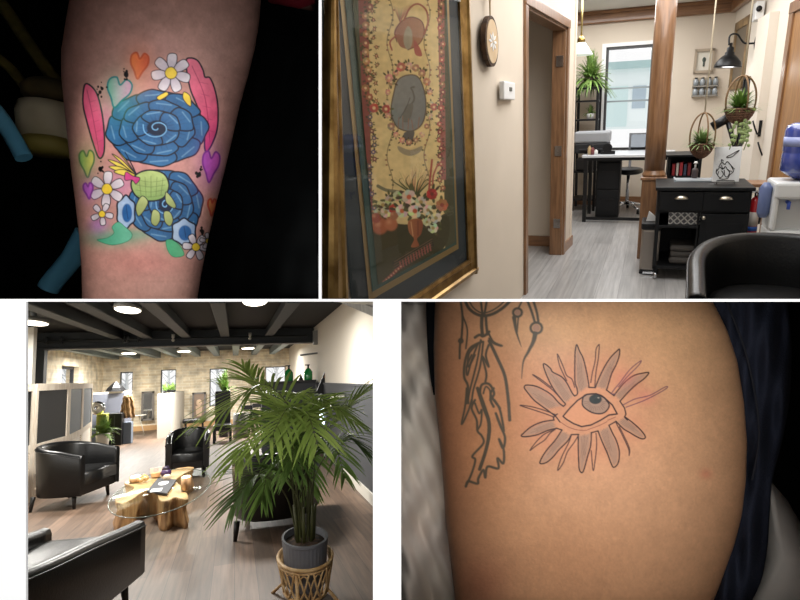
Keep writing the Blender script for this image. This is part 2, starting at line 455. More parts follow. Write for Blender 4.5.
# skin tones, with shading painted in: greyer top, darker sides
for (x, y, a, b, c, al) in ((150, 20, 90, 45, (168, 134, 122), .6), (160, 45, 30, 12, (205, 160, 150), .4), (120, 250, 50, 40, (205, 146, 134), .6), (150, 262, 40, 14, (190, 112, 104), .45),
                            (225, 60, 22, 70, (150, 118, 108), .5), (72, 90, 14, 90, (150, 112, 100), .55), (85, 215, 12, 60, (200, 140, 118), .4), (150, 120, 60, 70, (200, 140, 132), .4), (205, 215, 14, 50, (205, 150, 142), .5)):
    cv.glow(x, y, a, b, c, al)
cv.noise(14, .035); cv.noise(4, .025); cv.noise(1.3, .03)
for _ in range(140): cv.blob(rng.uniform(62, 255), rng.uniform(-10, 300), .6, .6, (135, 92, 80), .35, .8)
# soft colour washes around the design
for (x, y, a, b, c, al) in ((150, 140, 62, 62, (196, 110, 120), .35), (112, 238, 30, 9, (70, 160, 125), .75), (140, 234, 30, 6, (70, 160, 130), .5), (175, 243, 9, 9, (70, 165, 120), .8), (98, 225, 10, 9, (160, 105, 190), .55), (120, 185, 18, 14, (200, 120, 190), .35), (107, 118, 7, 18, (190, 90, 140), .5)):
    cv.glow(x, y, a, b, c, al)
def petal(pts, c1, c2, ang, ow=1.7, oc=OUT, al=1):
    cv.fill(pts, c1, al, col2=c2, ang=ang); cv.stroke(pts, ow, oc, .95, closed=True)
# big pink leaves on both sides of the blossom
petal([(84, 87), (88, 84), (96, 92), (101, 108), (104, 130), (104, 152), (99, 158), (93, 143), (87, 122), (83, 104)], (226, 96, 128), (196, 58, 110), PI/2)
cv.stroke([(87, 90), (93, 118), (99, 152)], .8, (140, 30, 70), .7); 
for k in range(5): cv.stroke([(90+k*2, 102+k*10), (96+k*1.6, 100+k*10)], .5, (150, 40, 80), .6)
petal([(186, 62), (191, 58), (198, 61), (203, 70), (205, 77), (210, 78), (215, 90), (218, 108), (217, 130), (210, 148), (205, 150), (204, 128), (198, 108), (190, 88)], (232, 118, 140), (196, 50, 100), PI/2)
cv.stroke([(192, 66), (205, 98), (210, 142)], .8, (140, 30, 70), .7)
for k in range(5): cv.stroke([(199+k*2, 82+k*12), (208+k*1.6, 84+k*12)], .5, (150, 40, 80), .6)
# the blue blossom: rings of petals round a spiral centre
BL1, BL2, BL3, BLD = (24, 64, 110), (56, 108, 152), (120, 160, 190), (12, 26, 52)
def rose(cx, cy, rx, ry, n1, n2, seed, dark=BL1, lite=BL2):
    r_ = np.random.default_rng(seed)
    for ring, (n, f0, f1) in enumerate(((n1, .45, 1.0), (n2, .25, .74), (5, .1, .47))):
        for k in range(n):
            a = 2*PI*k/n+ring*.4+r_.uniform(-.1, .1); w = PI/n*1.25; pts = []
            for (da, f) in ((-w*.5, f0), (-w, (f0+f1)/2), (-w*.85, f1*.93), (-w*.25, f1*1.02), (w*.25, f1*.97), (w*.85, f1*.95), (w, (f0+f1)/2), (w*.5, f0)):
                pts.append((cx+rx*f*math.cos(a+da), cy+ry*f*math.sin(a+da)))
            cv.fill(pts, dark, 1, col2=lite, ang=a); cv.stroke(pts, 1.5, OUT, .97, closed=True)
            for q in (-.35, 0, .35):
                cv.stroke([(cx+rx*(f0+.1)*math.cos(a+q*w), cy+ry*(f0+.1)*math.sin(a+q*w)), (cx+rx*f1*.82*math.cos(a+q*w), cy+ry*f1*.82*math.sin(a+q*w))], 1.6, BLD, .28, taper=True, soft=1.2)
            cv.stroke([(cx+rx*f1*.88*math.cos(a-.5*w), cy+ry*f1*.88*math.sin(a-.5*w)), (cx+rx*f1*.9*math.cos(a+.3*w), cy+ry*f1*.9*math.sin(a+.3*w))], 1.2, BL3, .6, soft=1)
    cv.blob(cx, cy, rx*.2, ry*.2, BLD, 1); sp = [(cx+rx*.022*k*math.cos(k*.75), cy+ry*.022*k*math.sin(k*.75)) for k in range(1, 14)]
    cv.stroke(sp, 1.1, (110, 160, 200), .9)
rose(166, 205, 37, 36, 7, 6, 3)
rose(157, 128, 51, 38, 8, 7, 5)
for (x, y, rx, ry) in ((126, 212, 10, 17), (184, 232, 13, 14)):         # pale buds with a blue heart
    pts = [(x+(rx*(1.0 if k % 2 else .86))*math.cos(2*PI*k/12), y+(ry*(1.0 if k % 2 else .86))*math.sin(2*PI*k/12)) for k in range(12)]
    petal(pts, (172, 190, 212), (130, 155, 190), 0); cv.blob(x+1, y+1, rx*.5, ry*.55, (40, 92, 148), 1); cv.stroke([(x, y-ry*.4), (x+2, y+ry*.4)], .8, (24, 50, 96), .8)
# green seed head with a straw tuft
for k, (x, y) in enumerate(((108, 160), (112, 154), (118, 151), (109, 167), (125, 152), (114, 172))):
    petal([(137, 176), ((137+x)/2-2, (173+y)/2-3), (x, y), ((137+x)/2+2, (173+y)/2+4)], (236, 214, 96), (190, 160, 60), 0, .9)
petal([(145+5, 170), (164, 174), (169, 186), (163, 198), (149, 201), (136, 196), (131, 184), (137, 174)], (176, 190, 118), (120, 150, 84), PI/2)
for k in range(5): cv.stroke([(139+k*6, 176+abs(k-2)), (141+k*5, 197-abs(k-2))], .6, (70, 86, 44), .6)
for k in range(4): cv.stroke([(134+k, 179+k*5.5), (150, 182+k*5), (166-k, 180+k*5)], .5, (70, 86, 44), .6)
petal([(133, 176), (126, 172), (125, 180), (132, 180), (136, 184), (140, 178)], (206, 74, 132), (170, 50, 110), 0, .8)
for pts in ([(142, 196), (136, 206), (138, 216), (143, 212), (148, 202)], [(166, 192), (172, 198), (176, 206), (173, 208), (166, 202)], [(153, 210), (151, 222), (156, 226), (160, 220), (159, 212)], [(164, 212), (165, 222), (170, 226), (173, 220), (170, 212)]):
    petal(pts, (176, 184, 120), (130, 140, 80), PI/2, .9)
# white blossoms with yellow eyes
def daisy(cx, cy, r, n=6, rot=0, yr=.32, tint=(232, 222, 224)):
    for k in range(n):
        a = 2*PI*k/n+rot; p = lambda f, d: (cx+r*f*math.cos(a+d), cy+r*f*math.sin(a+d))
        petal([p(.15, -.3), p(.6, -.42), p(1, -.2), p(1.02, .2), p(.6, .42), p(.15, .3)], (178, 160, 176), tint, a, .9)
    cv.blob(cx, cy, r*yr, r*yr, (232, 196, 60), 1); cv.stroke([(cx+r*yr*math.cos(k), cy+r*yr*math.sin(k)) for k in range(6)], .8, OUT, .9, closed=True)
daisy(171, 73, 19, 7, .3); daisy(107, 189, 17, 6, .6); daisy(102, 214, 11, 5, .2); daisy(196, 247, 13, 6, .1); daisy(208, 241, 8, 5, .8)
petal([(184, 92), (190, 96), (191, 106), (187, 104), (183, 98)], (238, 206, 70), (220, 180, 60), PI/2, .9); petal([(157, 97), (166, 92), (168, 95), (160, 100)], (238, 206, 70), (220, 180, 60), PI/2, .9)
# teal leaves at the foot
petal([(97, 240), (107, 238), (114, 233), (112, 227), (118, 222), (124, 226), (132, 234), (128, 241), (112, 245)], (66, 160, 122), (110, 180, 150), 0, .6, (40, 110, 80))
petal([(166, 241), (172, 240), (180, 246), (184, 255), (174, 257), (168, 251)], (66, 160, 112), (100, 180, 130), 0, .6, (40, 110, 80))
# hearts and dots
def heart(cx, cy, w, h, c1, c2, oc, tilt=0):
    P_ = [(0, -.28), (.22, -.5), (.5, -.38), (.5, -.08), (.25, .2), (0, .5), (-.25, .2), (-.5, -.08), (-.5, -.38), (-.22, -.5)]
    ct, st = math.cos(tilt), math.sin(tilt); P_ = [(cx+(x*w)*ct-(y*h)*st, cy+(x*w)*st+(y*h)*ct) for x, y in P_]
    cv.glow(cx, cy, w*.9, h*.9, c1, .35); cv.fill(P_, c1, .95, col2=c2, ang=0, smooth=False, soft=.8); cv.stroke(P_, 1.8, oc, .95, closed=True)
heart(139, 66, 17, 26, (226, 120, 60), (214, 88, 60), (190, 80, 44), .12); heart(118, 93, 23, 30, (90, 170, 140), (206, 150, 176), (40, 120, 120), .25)
heart(87, 164, 14, 27, (110, 170, 90), (206, 186, 90), (90, 120, 70), -.05); heart(88.5, 191, 9, 16, (166, 90, 180), (190, 100, 190), (130, 60, 140), -.1)
heart(210.5, 167, 16, 31, (170, 80, 180), (206, 90, 180), (130, 50, 140), .1); heart(212, 207.5, 8, 17, (216, 150, 90), (206, 90, 60), (190, 70, 50), .06)
for g, sp in (((126, 74), 7), ((102, 90), 9), ((199, 175), 9), ((100, 168), 7), ((202, 232), 6)):
    for k in range(9):
        a = rng.uniform(0, 6.28); q = rng.uniform(0, sp); r_ = 2.1*(1-q/sp*.6)*rng.uniform(.5, 1.1)
        cv.blob(g[0]+q*.6*math.cos(a), g[1]+q*math.sin(a), r_, r_*1.2, (14, 12, 14), .97, .25)
cv.noise(7, .06); cv.noise(2.2, .03)
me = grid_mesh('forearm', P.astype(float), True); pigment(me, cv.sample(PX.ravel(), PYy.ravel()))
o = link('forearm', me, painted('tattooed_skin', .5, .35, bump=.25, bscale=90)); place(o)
tag(o, 'bare forearm with a colourful tattoo of a blue blossom, hearts and pink leaves', 'arm')

# what lies behind the forearm
def cloth(name, x0, y0, x1, y1, D, amp, mat, label, cat, seed=0, n=60, f=.03, group=None, edge=None):
    r_ = np.random.default_rng(seed); ph = r_.uniform(0, 6, 8); dr = r_.uniform(-1, 1, (8, 2))
    def fn(u, v):
        px = x0+(x1-x0)*u; py = y0+(y1-y0)*v
        if edge: px = edge(px, py, u, v)
        z = D+amp*sum(math.sin(f*(1+k*.45)*(px*dr[k][0]*1.6+py*dr[k][1]*.8)*1.3+ph[k])/(1+k*.5) for k in range(8))*.35
        return fr(px, py, z)
    return solo(name, MB().grid(fn, n, n), mat, label, cat, solid=.006, group=group)
m_bk = M('black_cotton', (15, 16, 17), .95, c2=(22, 24, 24), scale=3, spec=.15)
cloth('black_cloth', 190, -60, 317, 299, 2.05, .09, m_bk, 'black cloth with soft folds filling the dark space right of the tattooed forearm', 'cloth', 1)
cloth('dark_sheet', -90, -60, 195, 299, 2.2, .07, M('dark_green_black', (9, 12, 11), .95, spec=.1), 'nearly black sheet hanging behind the tattooed forearm on the left', 'cloth', 4)
m_ol = M('olive_rope', (140, 126, 56), .8, c2=(104, 94, 44), scale=14)
g = 'olive hoses behind the forearm'
a = MB().tube([fr(x, y, 2.05) for x, y in spline([(-20, -22), (6, 10), (26, 40), (46, 68), (64, 92)], 6)], .022, 12)
solo('olive_hose', a, m_ol, 'thick olive hose crossing the top left corner behind the forearm', 'hose', group=g)
a = MB().tube([fr(x, y, 2.03) for x, y in spline([(-20, 46), (8, 66), (26, 88), (40, 104)], 6)], .017, 12)
solo('olive_hose', a, m_ol, 'thinner olive hose left of the cream jar, below the thick one', 'hose', group=g)
a = MB().lathe([(.0, -.02), (.06, -.02), (.085, 0), (.088, .03), (.07, .05), (.05, .06), (0, .06)], n=24)
solo('brown_bundle', a, M('brown_bundle_cloth', (120, 100, 56), .9, c2=(76, 64, 38), scale=9), 'rumpled brown bundle sitting on top of the cream jar', 'bundle', fr(50, 98, 2.0))
j = thing('cream_jar', 'round cream jar with an olive foot half hidden by the forearm', 'jar', fr(48, 146, 1.98))
part('body', MB().lathe([(0, .02), (.075, .02), (.092, .06), (.096, .11), (.088, .145), (.07, .15), (0, .15)], n=32), M('cream_ceramic', (226, 214, 184), .6, c2=(190, 176, 140), scale=4), j)
part('foot', MB().lathe([(0, -.03), (.07, -.03), (.085, -.005), (.078, .022), (0, .022)], n=32), M('olive_ceramic', (156, 140, 66), .6), j)
m_bl = M('blue_strap', (110, 186, 216), .7, c2=(90, 166, 200), scale=5)
def strap(pts, D, w, label):
    P_ = [fr(x, y, D) for x, y in spline(pts, 6)]
    solo('blue_strap', MB().tube(P_, w, 12, sx=1), m_bl, label, 'strap', group='blue straps behind the forearm')
strap([(-24, 92), (-4, 112), (12, 136), (24, 158)], 1.82, .025, 'light blue strap running down from the left edge beside the cream jar')
strap([(86, 232), (72, 258), (54, 280), (48, 289)], 1.93, .034, 'light blue strap leaning against the lower left side of the forearm')
a = MB().tube([fr(x, y, 1.9) for x, y in ((262, -30), (275, -6), (300, -1), (314, -3))], [.03, .035, .03, .02], 16)
solo('red_cloth', a, M('dark_red_cloth', (140, 24, 40), .9), 'strip of dark red cloth at the top right above the black cloth', 'cloth')
a = MB().tube([fr(x, y, 1.95) for x, y in ((286, -8), (300, 2), (313, 4))], [.008, .022, .022], 16)
solo('hand_edge', a, M('far_skin', (120, 82, 72), .6), 'blurred bit of bare skin at the top right corner beside the red cloth', 'skin')

# ---------------------------------------------------------------- bottom right: upper arm with line tattoos
ys = np.concatenate([[300.9], np.arange(301.2, 492, .45), np.arange(492, 632, 1.5)])
rows = [285, 300, 350, 400, 433, 480, 515, 556, 600, 632]
lf = [436, 435, 433.6, 435, 438.7, 443, 445, 450, 455, 459]
rows2 = [285, 300, 330, 360, 402, 443, 480, 515, 546, 582, 600, 632]
rt = [702, 712, 727, 737, 744, 747, 746, 742, 734, 721, 714, 700]
rtx = np.interp(rows, rows2, rt); allr = sorted(set(rows+rows2))
P, PX, PYy = limb(allr, np.interp(allr, rows, lf), np.interp(allr, rows2, rt), 1.85, .5, 880, ys, power=.9)
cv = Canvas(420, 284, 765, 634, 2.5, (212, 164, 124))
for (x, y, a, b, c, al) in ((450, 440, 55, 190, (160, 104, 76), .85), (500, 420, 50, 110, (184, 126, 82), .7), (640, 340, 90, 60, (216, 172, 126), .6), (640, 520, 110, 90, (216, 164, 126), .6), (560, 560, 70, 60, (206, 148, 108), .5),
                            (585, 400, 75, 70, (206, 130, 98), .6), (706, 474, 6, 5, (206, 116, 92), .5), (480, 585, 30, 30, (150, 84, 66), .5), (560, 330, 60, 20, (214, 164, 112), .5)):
    cv.glow(x, y, a, b, c, al)  # skin colour with shading painted in: darker left side, paler right
cv.noise(18, .03); cv.noise(5, .025); cv.noise(1.4, .03)
z1 = lambda P_: [(500+x/7.5, 330+y/7.5) for x, y in P_]; z2 = lambda P_: [(560+x/6.667, 330+y/6.667) for x, y in P_]
z3 = lambda P_: [(510+x/7.5, 400+y/7.5) for x, y in P_]; z4 = lambda P_: [(570+x/7.5, 400+y/7.5) for x, y in P_]
z5 = lambda P_: [(450+x/6, 300+y/6) for x, y in P_]; z6 = lambda P_: [(450+x/6, 390+y/6) for x, y in P_]; ze = lambda P_: [(555+x/7.5, 355+y/7.5) for x, y in P_]
INK, PUR = (42, 26, 30), (112, 70, 84)
rays_main = [z1([(355, 600), (260, 530), (200, 460), (182, 430), (200, 413), (270, 422), (340, 455), (390, 490), (440, 545), (475, 572)]),
    z1([(475, 572), (490, 555), (465, 525), (400, 440), (350, 340), (325, 265), (338, 255), (378, 288), (395, 315), (460, 350), (500, 395), (540, 470), (560, 495)]),
    z1([(560, 495), (580, 480), (578, 440), (562, 380), (562, 200)])+z2([(103, 130), (112, 98), (130, 140), (155, 190), (175, 270), (190, 350), (192, 382)]),
    z2([(235, 384), (265, 310), (300, 240), (340, 180), (385, 135), (397, 130), (395, 170), (375, 230), (345, 290), (320, 370), (310, 400)]),
    z2([(360, 438), (380, 410), (430, 350), (490, 305), (550, 288), (592, 285), (560, 325), (500, 370), (440, 430), (400, 475)]),
    z4([(410, 125), (470, 170), (530, 225), (565, 275), (545, 292), (500, 275), (450, 245), (400, 215), (345, 160)]),
    z4([(292, 190), (320, 250), (350, 310), (370, 390), (362, 470), (330, 505), (310, 480), (280, 400), (240, 310), (210, 232)]),
    z4([(160, 245), (155, 340), (130, 430), (105, 520), (88, 545), (70, 520), (65, 450), (62, 350), (62, 262)]),
    z3([(460, 260), (430, 310), (370, 370), (320, 430), (270, 470), (225, 475), (240, 430), (280, 370), (340, 300), (390, 225)]),
    z3([(350, 212), (280, 230), (200, 262), (120, 275), (85, 270), (100, 250), (160, 200), (240, 165), (330, 150)])]
for q in rays_main:
    m_ = np.mean(np.array(q), 0); cv.glow(m_[0], m_[1], 13, 13, (206, 120, 92), .3)
    cv.fill(q, (176, 136, 112), .16, smooth=False)
for q in rays_main:
    A_ = np.array(q); base = (A_[0]+A_[-1])/2; d = np.linalg.norm(A_-base, axis=1); tip = A_[d.argmax()]
    u = tip-base; nrm = np.array([-u[1], u[0]])/np.linalg.norm(u)
    for k in range(-2, 3):
        s0 = base+nrm*k*1.5; e = base+u*(.62+.1*math.cos(k*2.3))+nrm*k*1.0
        mid = (s0+e)/2+nrm*.3*math.sin(k*3)
        cv.stroke([s0+u*.04*abs(k), mid, e], .4, (84, 62, 56), .5, smooth=False, soft=.35)
    cv.stroke(q, 1.35, INK, .95)
joins = [z2([(192, 382), (235, 384)]), z2([(310, 400), (360, 438)]), z2([(400, 475), (430, 520), (440, 560), (430, 580), (450, 600)])+[(624.7, 416.7)], z4([(345, 160), (292, 190)]), z4([(210, 232), (160, 245)]), z3([(515, 258), (460, 260)]), z3([(390, 225), (350, 212)]), z3([(330, 150), (325, 130), (355, 105)]), z1([(355, 600), (420, 650), (450, 690)])]
for q in joins: cv.stroke(q, 1.35, INK, .93, smooth=False)
thin = [z1([(460, 520), (400, 455), (330, 400), (245, 335), (300, 365), (385, 430)]), z1([(500, 380), (480, 340), (445, 260), (430, 180), (455, 230), (480, 290), (500, 340), (540, 370), (560, 430)]),
    z2([(205, 350), (215, 290), (235, 200), (240, 130), (258, 98), (262, 110), (255, 190), (240, 280), (232, 382)]), z3([(340, 110), (250, 75), (160, 50), (75, 40), (180, 75), (270, 105), (330, 128)]),
    z3([(330, 225), (260, 255), (200, 310), (150, 378), (200, 340), (260, 300), (300, 250), (340, 220)]), z3([(460, 265), (440, 320), (400, 400), (375, 460), (358, 528), (400, 470), (430, 390), (480, 320), (510, 270)]),
    z4([(160, 380), (165, 450), (175, 530), (190, 440), (200, 340), (195, 250)]), z4([(345, 170), (400, 280), (440, 370), (443, 415), (445, 360), (400, 260), (370, 200)])]
for q in thin: cv.stroke(q, 1.1, (60, 34, 38), .92)
for q in (z2([(370, 425), (345, 420), (400, 350), (470, 260), (540, 205), (520, 240), (450, 310), (390, 380)]), z2([(420, 500), (500, 460), (600, 435), (700, 380), (715, 385), (660, 420), (560, 470), (440, 515)])):
    m_ = np.mean(np.array(q), 0); cv.glow(m_[0], m_[1], 10, 8, (220, 110, 110), .3); cv.stroke(q, 1.0, PUR, .9)
lid = ze([(60, 460), (110, 400), (170, 340), (240, 295), (310, 290), (370, 320), (430, 375), (467, 442), (405, 450), (340, 490), (270, 525), (200, 537), (140, 515), (90, 485)])
cv.fill(lid, (216, 150, 112), .35, smooth=False)
iris = ze([(215, 310), (205, 370), (240, 410), (290, 435), (345, 440), (385, 420), (407, 380), (390, 345), (350, 305), (300, 292), (250, 294)])
cv.fill(iris, (166, 132, 112), .7)
for k in range(15):
    a = PI*k/14; c_ = ze([(305, 350)])[0]; cv.stroke([(c_[0]+6.5*math.cos(a), c_[1]+5*math.sin(a)), (c_[0]+(10.5+1.3*math.sin(k*5))*math.cos(a), c_[1]+(9.5+math.sin(k*5))*math.sin(a))], .4, (52, 42, 44), .6, smooth=False, soft=.35)
cv.stroke(iris, 1.4, INK, .95, closed=True); c_ = ze([(303, 332)])[0]; cv.blob(c_[0], c_[1], 6.4, 4.8, (46, 52, 52), .97); cv.blob(c_[0]+3, c_[1]-1.5, 1.1, .8, (150, 140, 130), .7)
cv.stroke(lid, 1.5, INK, .95, smooth=False, closed=True)
for q in (ze([(45, 505), (100, 540), (170, 562), (240, 565)]), ze([(245, 560), (330, 530), (390, 500)]), ze([(395, 490), (455, 465)])): cv.stroke(q, .7, (130, 64, 54), .85)
G = (86, 76, 62)
def fs(q, w=2.0, al=.85, tp=False): cv.stroke(q, w*1.25, G, al, taper=tp, soft=.9)
for q, w_ in ((z5([(88, -5), (110, 45), (150, 80), (200, 95), (260, 82), (320, 45), (365, 0)]), 2.6), (z5([(110, -5), (135, 40), (165, 66), (200, 78), (250, 64), (300, 32), (330, 0)]), 1.4), (z5([(185, 0), (195, 90)]), 2), (z5([(222, 0), (205, 90)]), 2),
    (z5([(63, 0), (75, 100), (70, 220), (60, 270), (58, 350)]), 2), (z5([(78, 100), (104, 180), (95, 290)]), 1.6), (z5([(430, 10), (410, 50)]), 1.6), (z5([(465, 5), (490, 70), (508, 130)]), 2.2), (z5([(500, 5), (520, 70), (530, 130)]), 2.2),
    (z5([(192, 95), (190, 150), (195, 215)]), 3), (z5([(215, 95), (218, 150), (225, 205)]), 2.4), (z5([(150, 225), (175, 210), (205, 215), (235, 190)]), 2.4), (z5([(230, 195), (260, 250), (312, 275), (265, 262), (235, 230)]), 1.8),
    (z5([(235, 245), (280, 340), (330, 460), (352, 620)])+z6([(352, 80), (358, 180)]), 2.8), (z5([(190, 250), (120, 290), (90, 370), (85, 460), (108, 520), (98, 620)]), 2.2), (z5([(170, 260), (115, 320), (110, 400), (150, 330)]), 1.8), (z5([(185, 240), (160, 380), (115, 560), (110, 620)]), 1.8), (z5([(200, 250), (180, 400), (140, 540), (130, 620)]), 1.8),
    (z5([(232, 270), (215, 330), (232, 400), (195, 340), (218, 440), (212, 490)]), 2.0), (z5([(165, 270), (130, 360), (105, 450), (100, 400), (130, 330)]), 1.8), (z5([(178, 570), (190, 510), (235, 505), (265, 560), (245, 600), (262, 640)]), 2.2), (z5([(200, 560), (215, 520), (240, 545), (240, 600)]), 1.6),
    (z6([(100, -10), (90, 100), (70, 205), (108, 130), (130, 60)]), 1.8), (z6([(150, 60), (130, 110), (160, 180), (165, 245), (190, 275), (200, 320), (135, 395), (152, 420), (130, 500), (95, 578)]), 2.0), (z6([(150, 80), (175, 140), (190, 120), (185, 200), (165, 240)]), 1.8),
    (z6([(95, 578), (110, 548), (165, 562), (170, 530), (200, 480), (212, 525), (225, 460), (290, 470), (285, 410), (320, 440), (322, 360), (295, 295), (318, 350), (330, 285), (300, 210), (275, 140), (322, 250), (300, 120), (265, 60), (300, 110), (245, 30), (262, -10)]), 2.2),
    (z6([(165, -10), (200, 100), (232, 190), (230, 290), (210, 380), (178, 475)]), 3.0), (z6([(175, 0), (215, 110), (240, 200), (236, 290), (205, 400)]), 1.6)):
    fs(q, w_)
fs(z5([(512, 200), (500, 250), (470, 310), (440, 370), (430, 470)][::1]), 4.2, .85, True); fs(z5([(385, 105), (398, 190), (428, 280)]), 3.6, .85, True); fs(z5([(410, 105), (402, 190)]), 1.5)
for (x, y, r_) in ((405, 75, 26), (518, 168, 34), (65, 245, 10)):
    fs([(450+(x+r_*math.cos(a))/6, 300+(y+r_*math.sin(a)*.95)/6) for a in np.linspace(0, 6.2, 14)], 2.2)
    if r_ > 15: cv.blob(450+x/6, 300+y/6, r_/9, r_/9, (170, 128, 104), .7)
cv.noise(2, .02)
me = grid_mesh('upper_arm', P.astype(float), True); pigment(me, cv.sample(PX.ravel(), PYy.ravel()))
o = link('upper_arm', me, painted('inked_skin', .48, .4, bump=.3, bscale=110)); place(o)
tag(o, 'bare upper arm with a sun-rayed eye tattoo and an older feather tattoo', 'arm')
# navy top around the arm
def fold(PXx, PY_, sn):
    return .016*np.sin(PXx*.16-PY_*.05)+.012*np.sin(PXx*.31+PY_*.03+1)-.006*np.sin(PY_*.09+PXx*.05)
ys = np.concatenate([[300.9], np.arange(302, 634, 3.0)])
rowsj = [282, 300, 330, 360, 402, 443, 480, 515, 546, 582, 600, 634]
P, PX, PYy = limb(rowsj, [700, 709, 724, 734, 741, 744, 743, 739, 730, 716, 707, 694], [784, 787, 791, 792, 790, 782, 772, 769.5, 768, 762, 752, 735], 1.9, .8, 120, ys, fold)
m_nv = M('navy_jersey', (36, 41, 56), .85, c2=(27, 31, 44), scale=6, bump=.4, bscale=160, spec=.25)
jk = link('navy_top', grid_mesh('navy_top', P, True), m_nv); place(jk); tag(jk, 'dark navy top rolled back in folds along the right side of the upper arm', 'top')
P, PX, PYy = limb([282, 300, 340, 370, 396, 400], [424, 426, 427, 429, 433.5, 434], [444, 444, 444, 444, 442, 440], 1.9, .8, 40, np.concatenate([[300.9], np.arange(302, 398, 3.0)]))
part('sleeve_edge', grid_mesh('sleeve_edge', P, True), M('black_jersey', (14, 15, 20), .9, spec=.2), jk)
seam = [fr(x, y, 1.80) for x, y in spline([(726, 300), (745, 350), (756, 400), (759, 440), (752, 480)], 5)]
part('seam', MB().tube(seam, .0035, 6), M('seam_thread', (16, 18, 28), .9), jk)
cloth('cream_sheet', 396, 300.9, 470, 640, 2.06, .09, M('cream_linen', (238, 230, 214), .9, c2=(240, 226, 214), scale=2), 'crumpled cream bed sheet left of the upper arm', 'sheet', 8, f=.06)
cloth('black_fabric', 740, 300.9, 860, 640, 2.28, .05, M('black_fabric', (10, 10, 12), .95, spec=.1), 'black fabric behind the navy top on the right', 'fabric', 3)
pts = [(764, 470), (772, 484), (786, 500), (800, 524), (830, 560), (830, 640), (740, 640), (752, 600), (764, 560), (766, 510)]
a = MB(); c0 = fr(785, 560, 1.97); ring = [fr(x, y, 2.06) for x, y in pts]
mid = [(Vector(p)*.45+Vector(c0)*.55) for p in ring]; n_ = len(ring)
a.add([c0]+mid+ring, [(0, 1+i, 1+(i+1) % n_) for i in range(n_)]+[(1+i, 1+n_+i, 1+n_+(i+1) % n_, 1+(i+1) % n_) for i in range(n_)], 0, True)
solo('white_shirt', a, M('white_shirt_cotton', (226, 222, 214), .9, c2=(206, 202, 196), scale=4), 'bit of a white shirt at the lower right beside the navy top', 'shirt', solid=.01)
# ================================================================ top right: the hall seen past the framed tapestry
goto(HALL); H = HALL
m_wall = M('beige_paint', (214, 201, 184), .85, spec=.2, c2=(208, 195, 178), scale=1.5)
m_wall2 = M('cream_paint', (218, 208, 194), .85, spec=.2)
m_oak = M('stained_oak', (138, 100, 68), .38, c2=(108, 76, 50), scale=5, stretch=(9, 9, .8), coat=.3)
m_oakh = M('stained_oak_rail', (150, 108, 72), .4, c2=(122, 84, 54), scale=5, stretch=(.8, 9, 9), coat=.3)
m_ceil = M('ceiling_white', (225, 222, 216), .9)
m_floor = planks('pale_laminate', (168, 166, 164), (148, 146, 144), (120, 118, 116), .19, 1.3, .28, grain=.7)
m_blk = M('black_metal', (16, 16, 18), .4, metal=.3)
m_blkw = M('black_painted_wood', (10, 11, 13), .5, c2=(15, 16, 18), scale=6, spec=.3)
m_chrome = M('chrome', (210, 212, 216), .18, metal=1)
m_gold = M('antique_gold', (172, 138, 82), .36, metal=.85, c2=(120, 90, 44), scale=10, stretch=(1, 1, 1))
m_leath = M('black_leather', (8, 8, 9), .33, c2=(12, 12, 12), scale=30, bump=.12, bscale=70, spec=.42)
m_wht = M('white_plastic', (226, 226, 224), .4)
def lw(Y): return -.90+.075*(Y-5.3)                # left wall line
def LP(px, py, off=0.0):                            # pixel -> point on the left wall (off = towards the room)
    n = (1, -.075, 0); return H.pl(px, py, (lw(0)+off, 0, 0), n)
def rw(Y): return 1.0+.077*(9-Y)
def RP(px, py, off=0.0): return H.pl(px, py, (rw(0)-off, 0, 0), (1, .077, 0))
YB = 9.3; ZC = 2.86
Lc = LP(574, 150); YE = Lc.y
struct('ceiling_hall', MB().bb((-4.5, 1.4, ZC), (3.2, YB+.3, ZC+.1)), m_ceil)
# floor: nothing nearer than the baffle below the sight line
fm = MB().prism([(-4.5, 5.2, 0), (-.98, 3.2, 0), (-.98, 2.55, 0), (3.2, 2.3, 0), (3.2, YB+.3, 0), (-4.5, YB+.3, 0)], (0, 0, -.08), (0, 0, 0))
struct('floor_hall', fm, m_floor)
# left wall with a doorway, its foot cut along the baffle
d0, d1 = LP(526, 100), LP(565, 100); dz = LP(556, 22).z
n0 = LP(320.6, 299.6); n1 = LP(400, 299.8); th = .12
def lprism(poly, t0=-.12, t1=0.0, mi=0, mb=None):
    """poly of (Y, Z) on the left wall, from depth t0 to t1 off its face"""
    mb = mb or MB(); a = [Vector((lw(y)+t0, y, z)) for y, z in poly]; b = [Vector((lw(y)+t1, y, z)) for y, z in poly]; n = len(a)
    mb.add(a+b, [tuple(range(n))[::-1], tuple(range(n, 2*n))]+[(i, (i+1) % n, n+(i+1) % n, n+i) for i in range(n)], mi); return mb
trim = .075
pts_low = [(LP(px, 299.7).y, LP(px, 299.7).z) for px in (320.8, 360, 400)]
def edge_y(z, px=320.8):
    lo_, hi_ = 1.0, 3.0
    for _ in range(40):
        m_ = (lo_+hi_)/2
        if H.proj([(lw(m_), m_, z)])[0][0] > px: hi_ = m_
        else: lo_ = m_
    return hi_
poly = [(edge_y(z), z) for z in (ZC, 2.4, 2.0, 1.6, 1.2)] + pts_low + [(2.6, max(0, LP(430, 299.7).z)), (2.6, ZC)]
wl = lprism(poly, -.003); lprism([(2.6, 0), (d0.y, 0), (d0.y, ZC), (2.6, ZC)], mb=wl); lprism([(d0.y, dz), (d1.y, dz), (d1.y, ZC), (d0.y, ZC)], mb=wl); lprism([(d1.y, 0), (YE, 0), (YE, ZC), (d1.y, ZC)], mb=wl)
struct('wall_left', wl, m_wall)
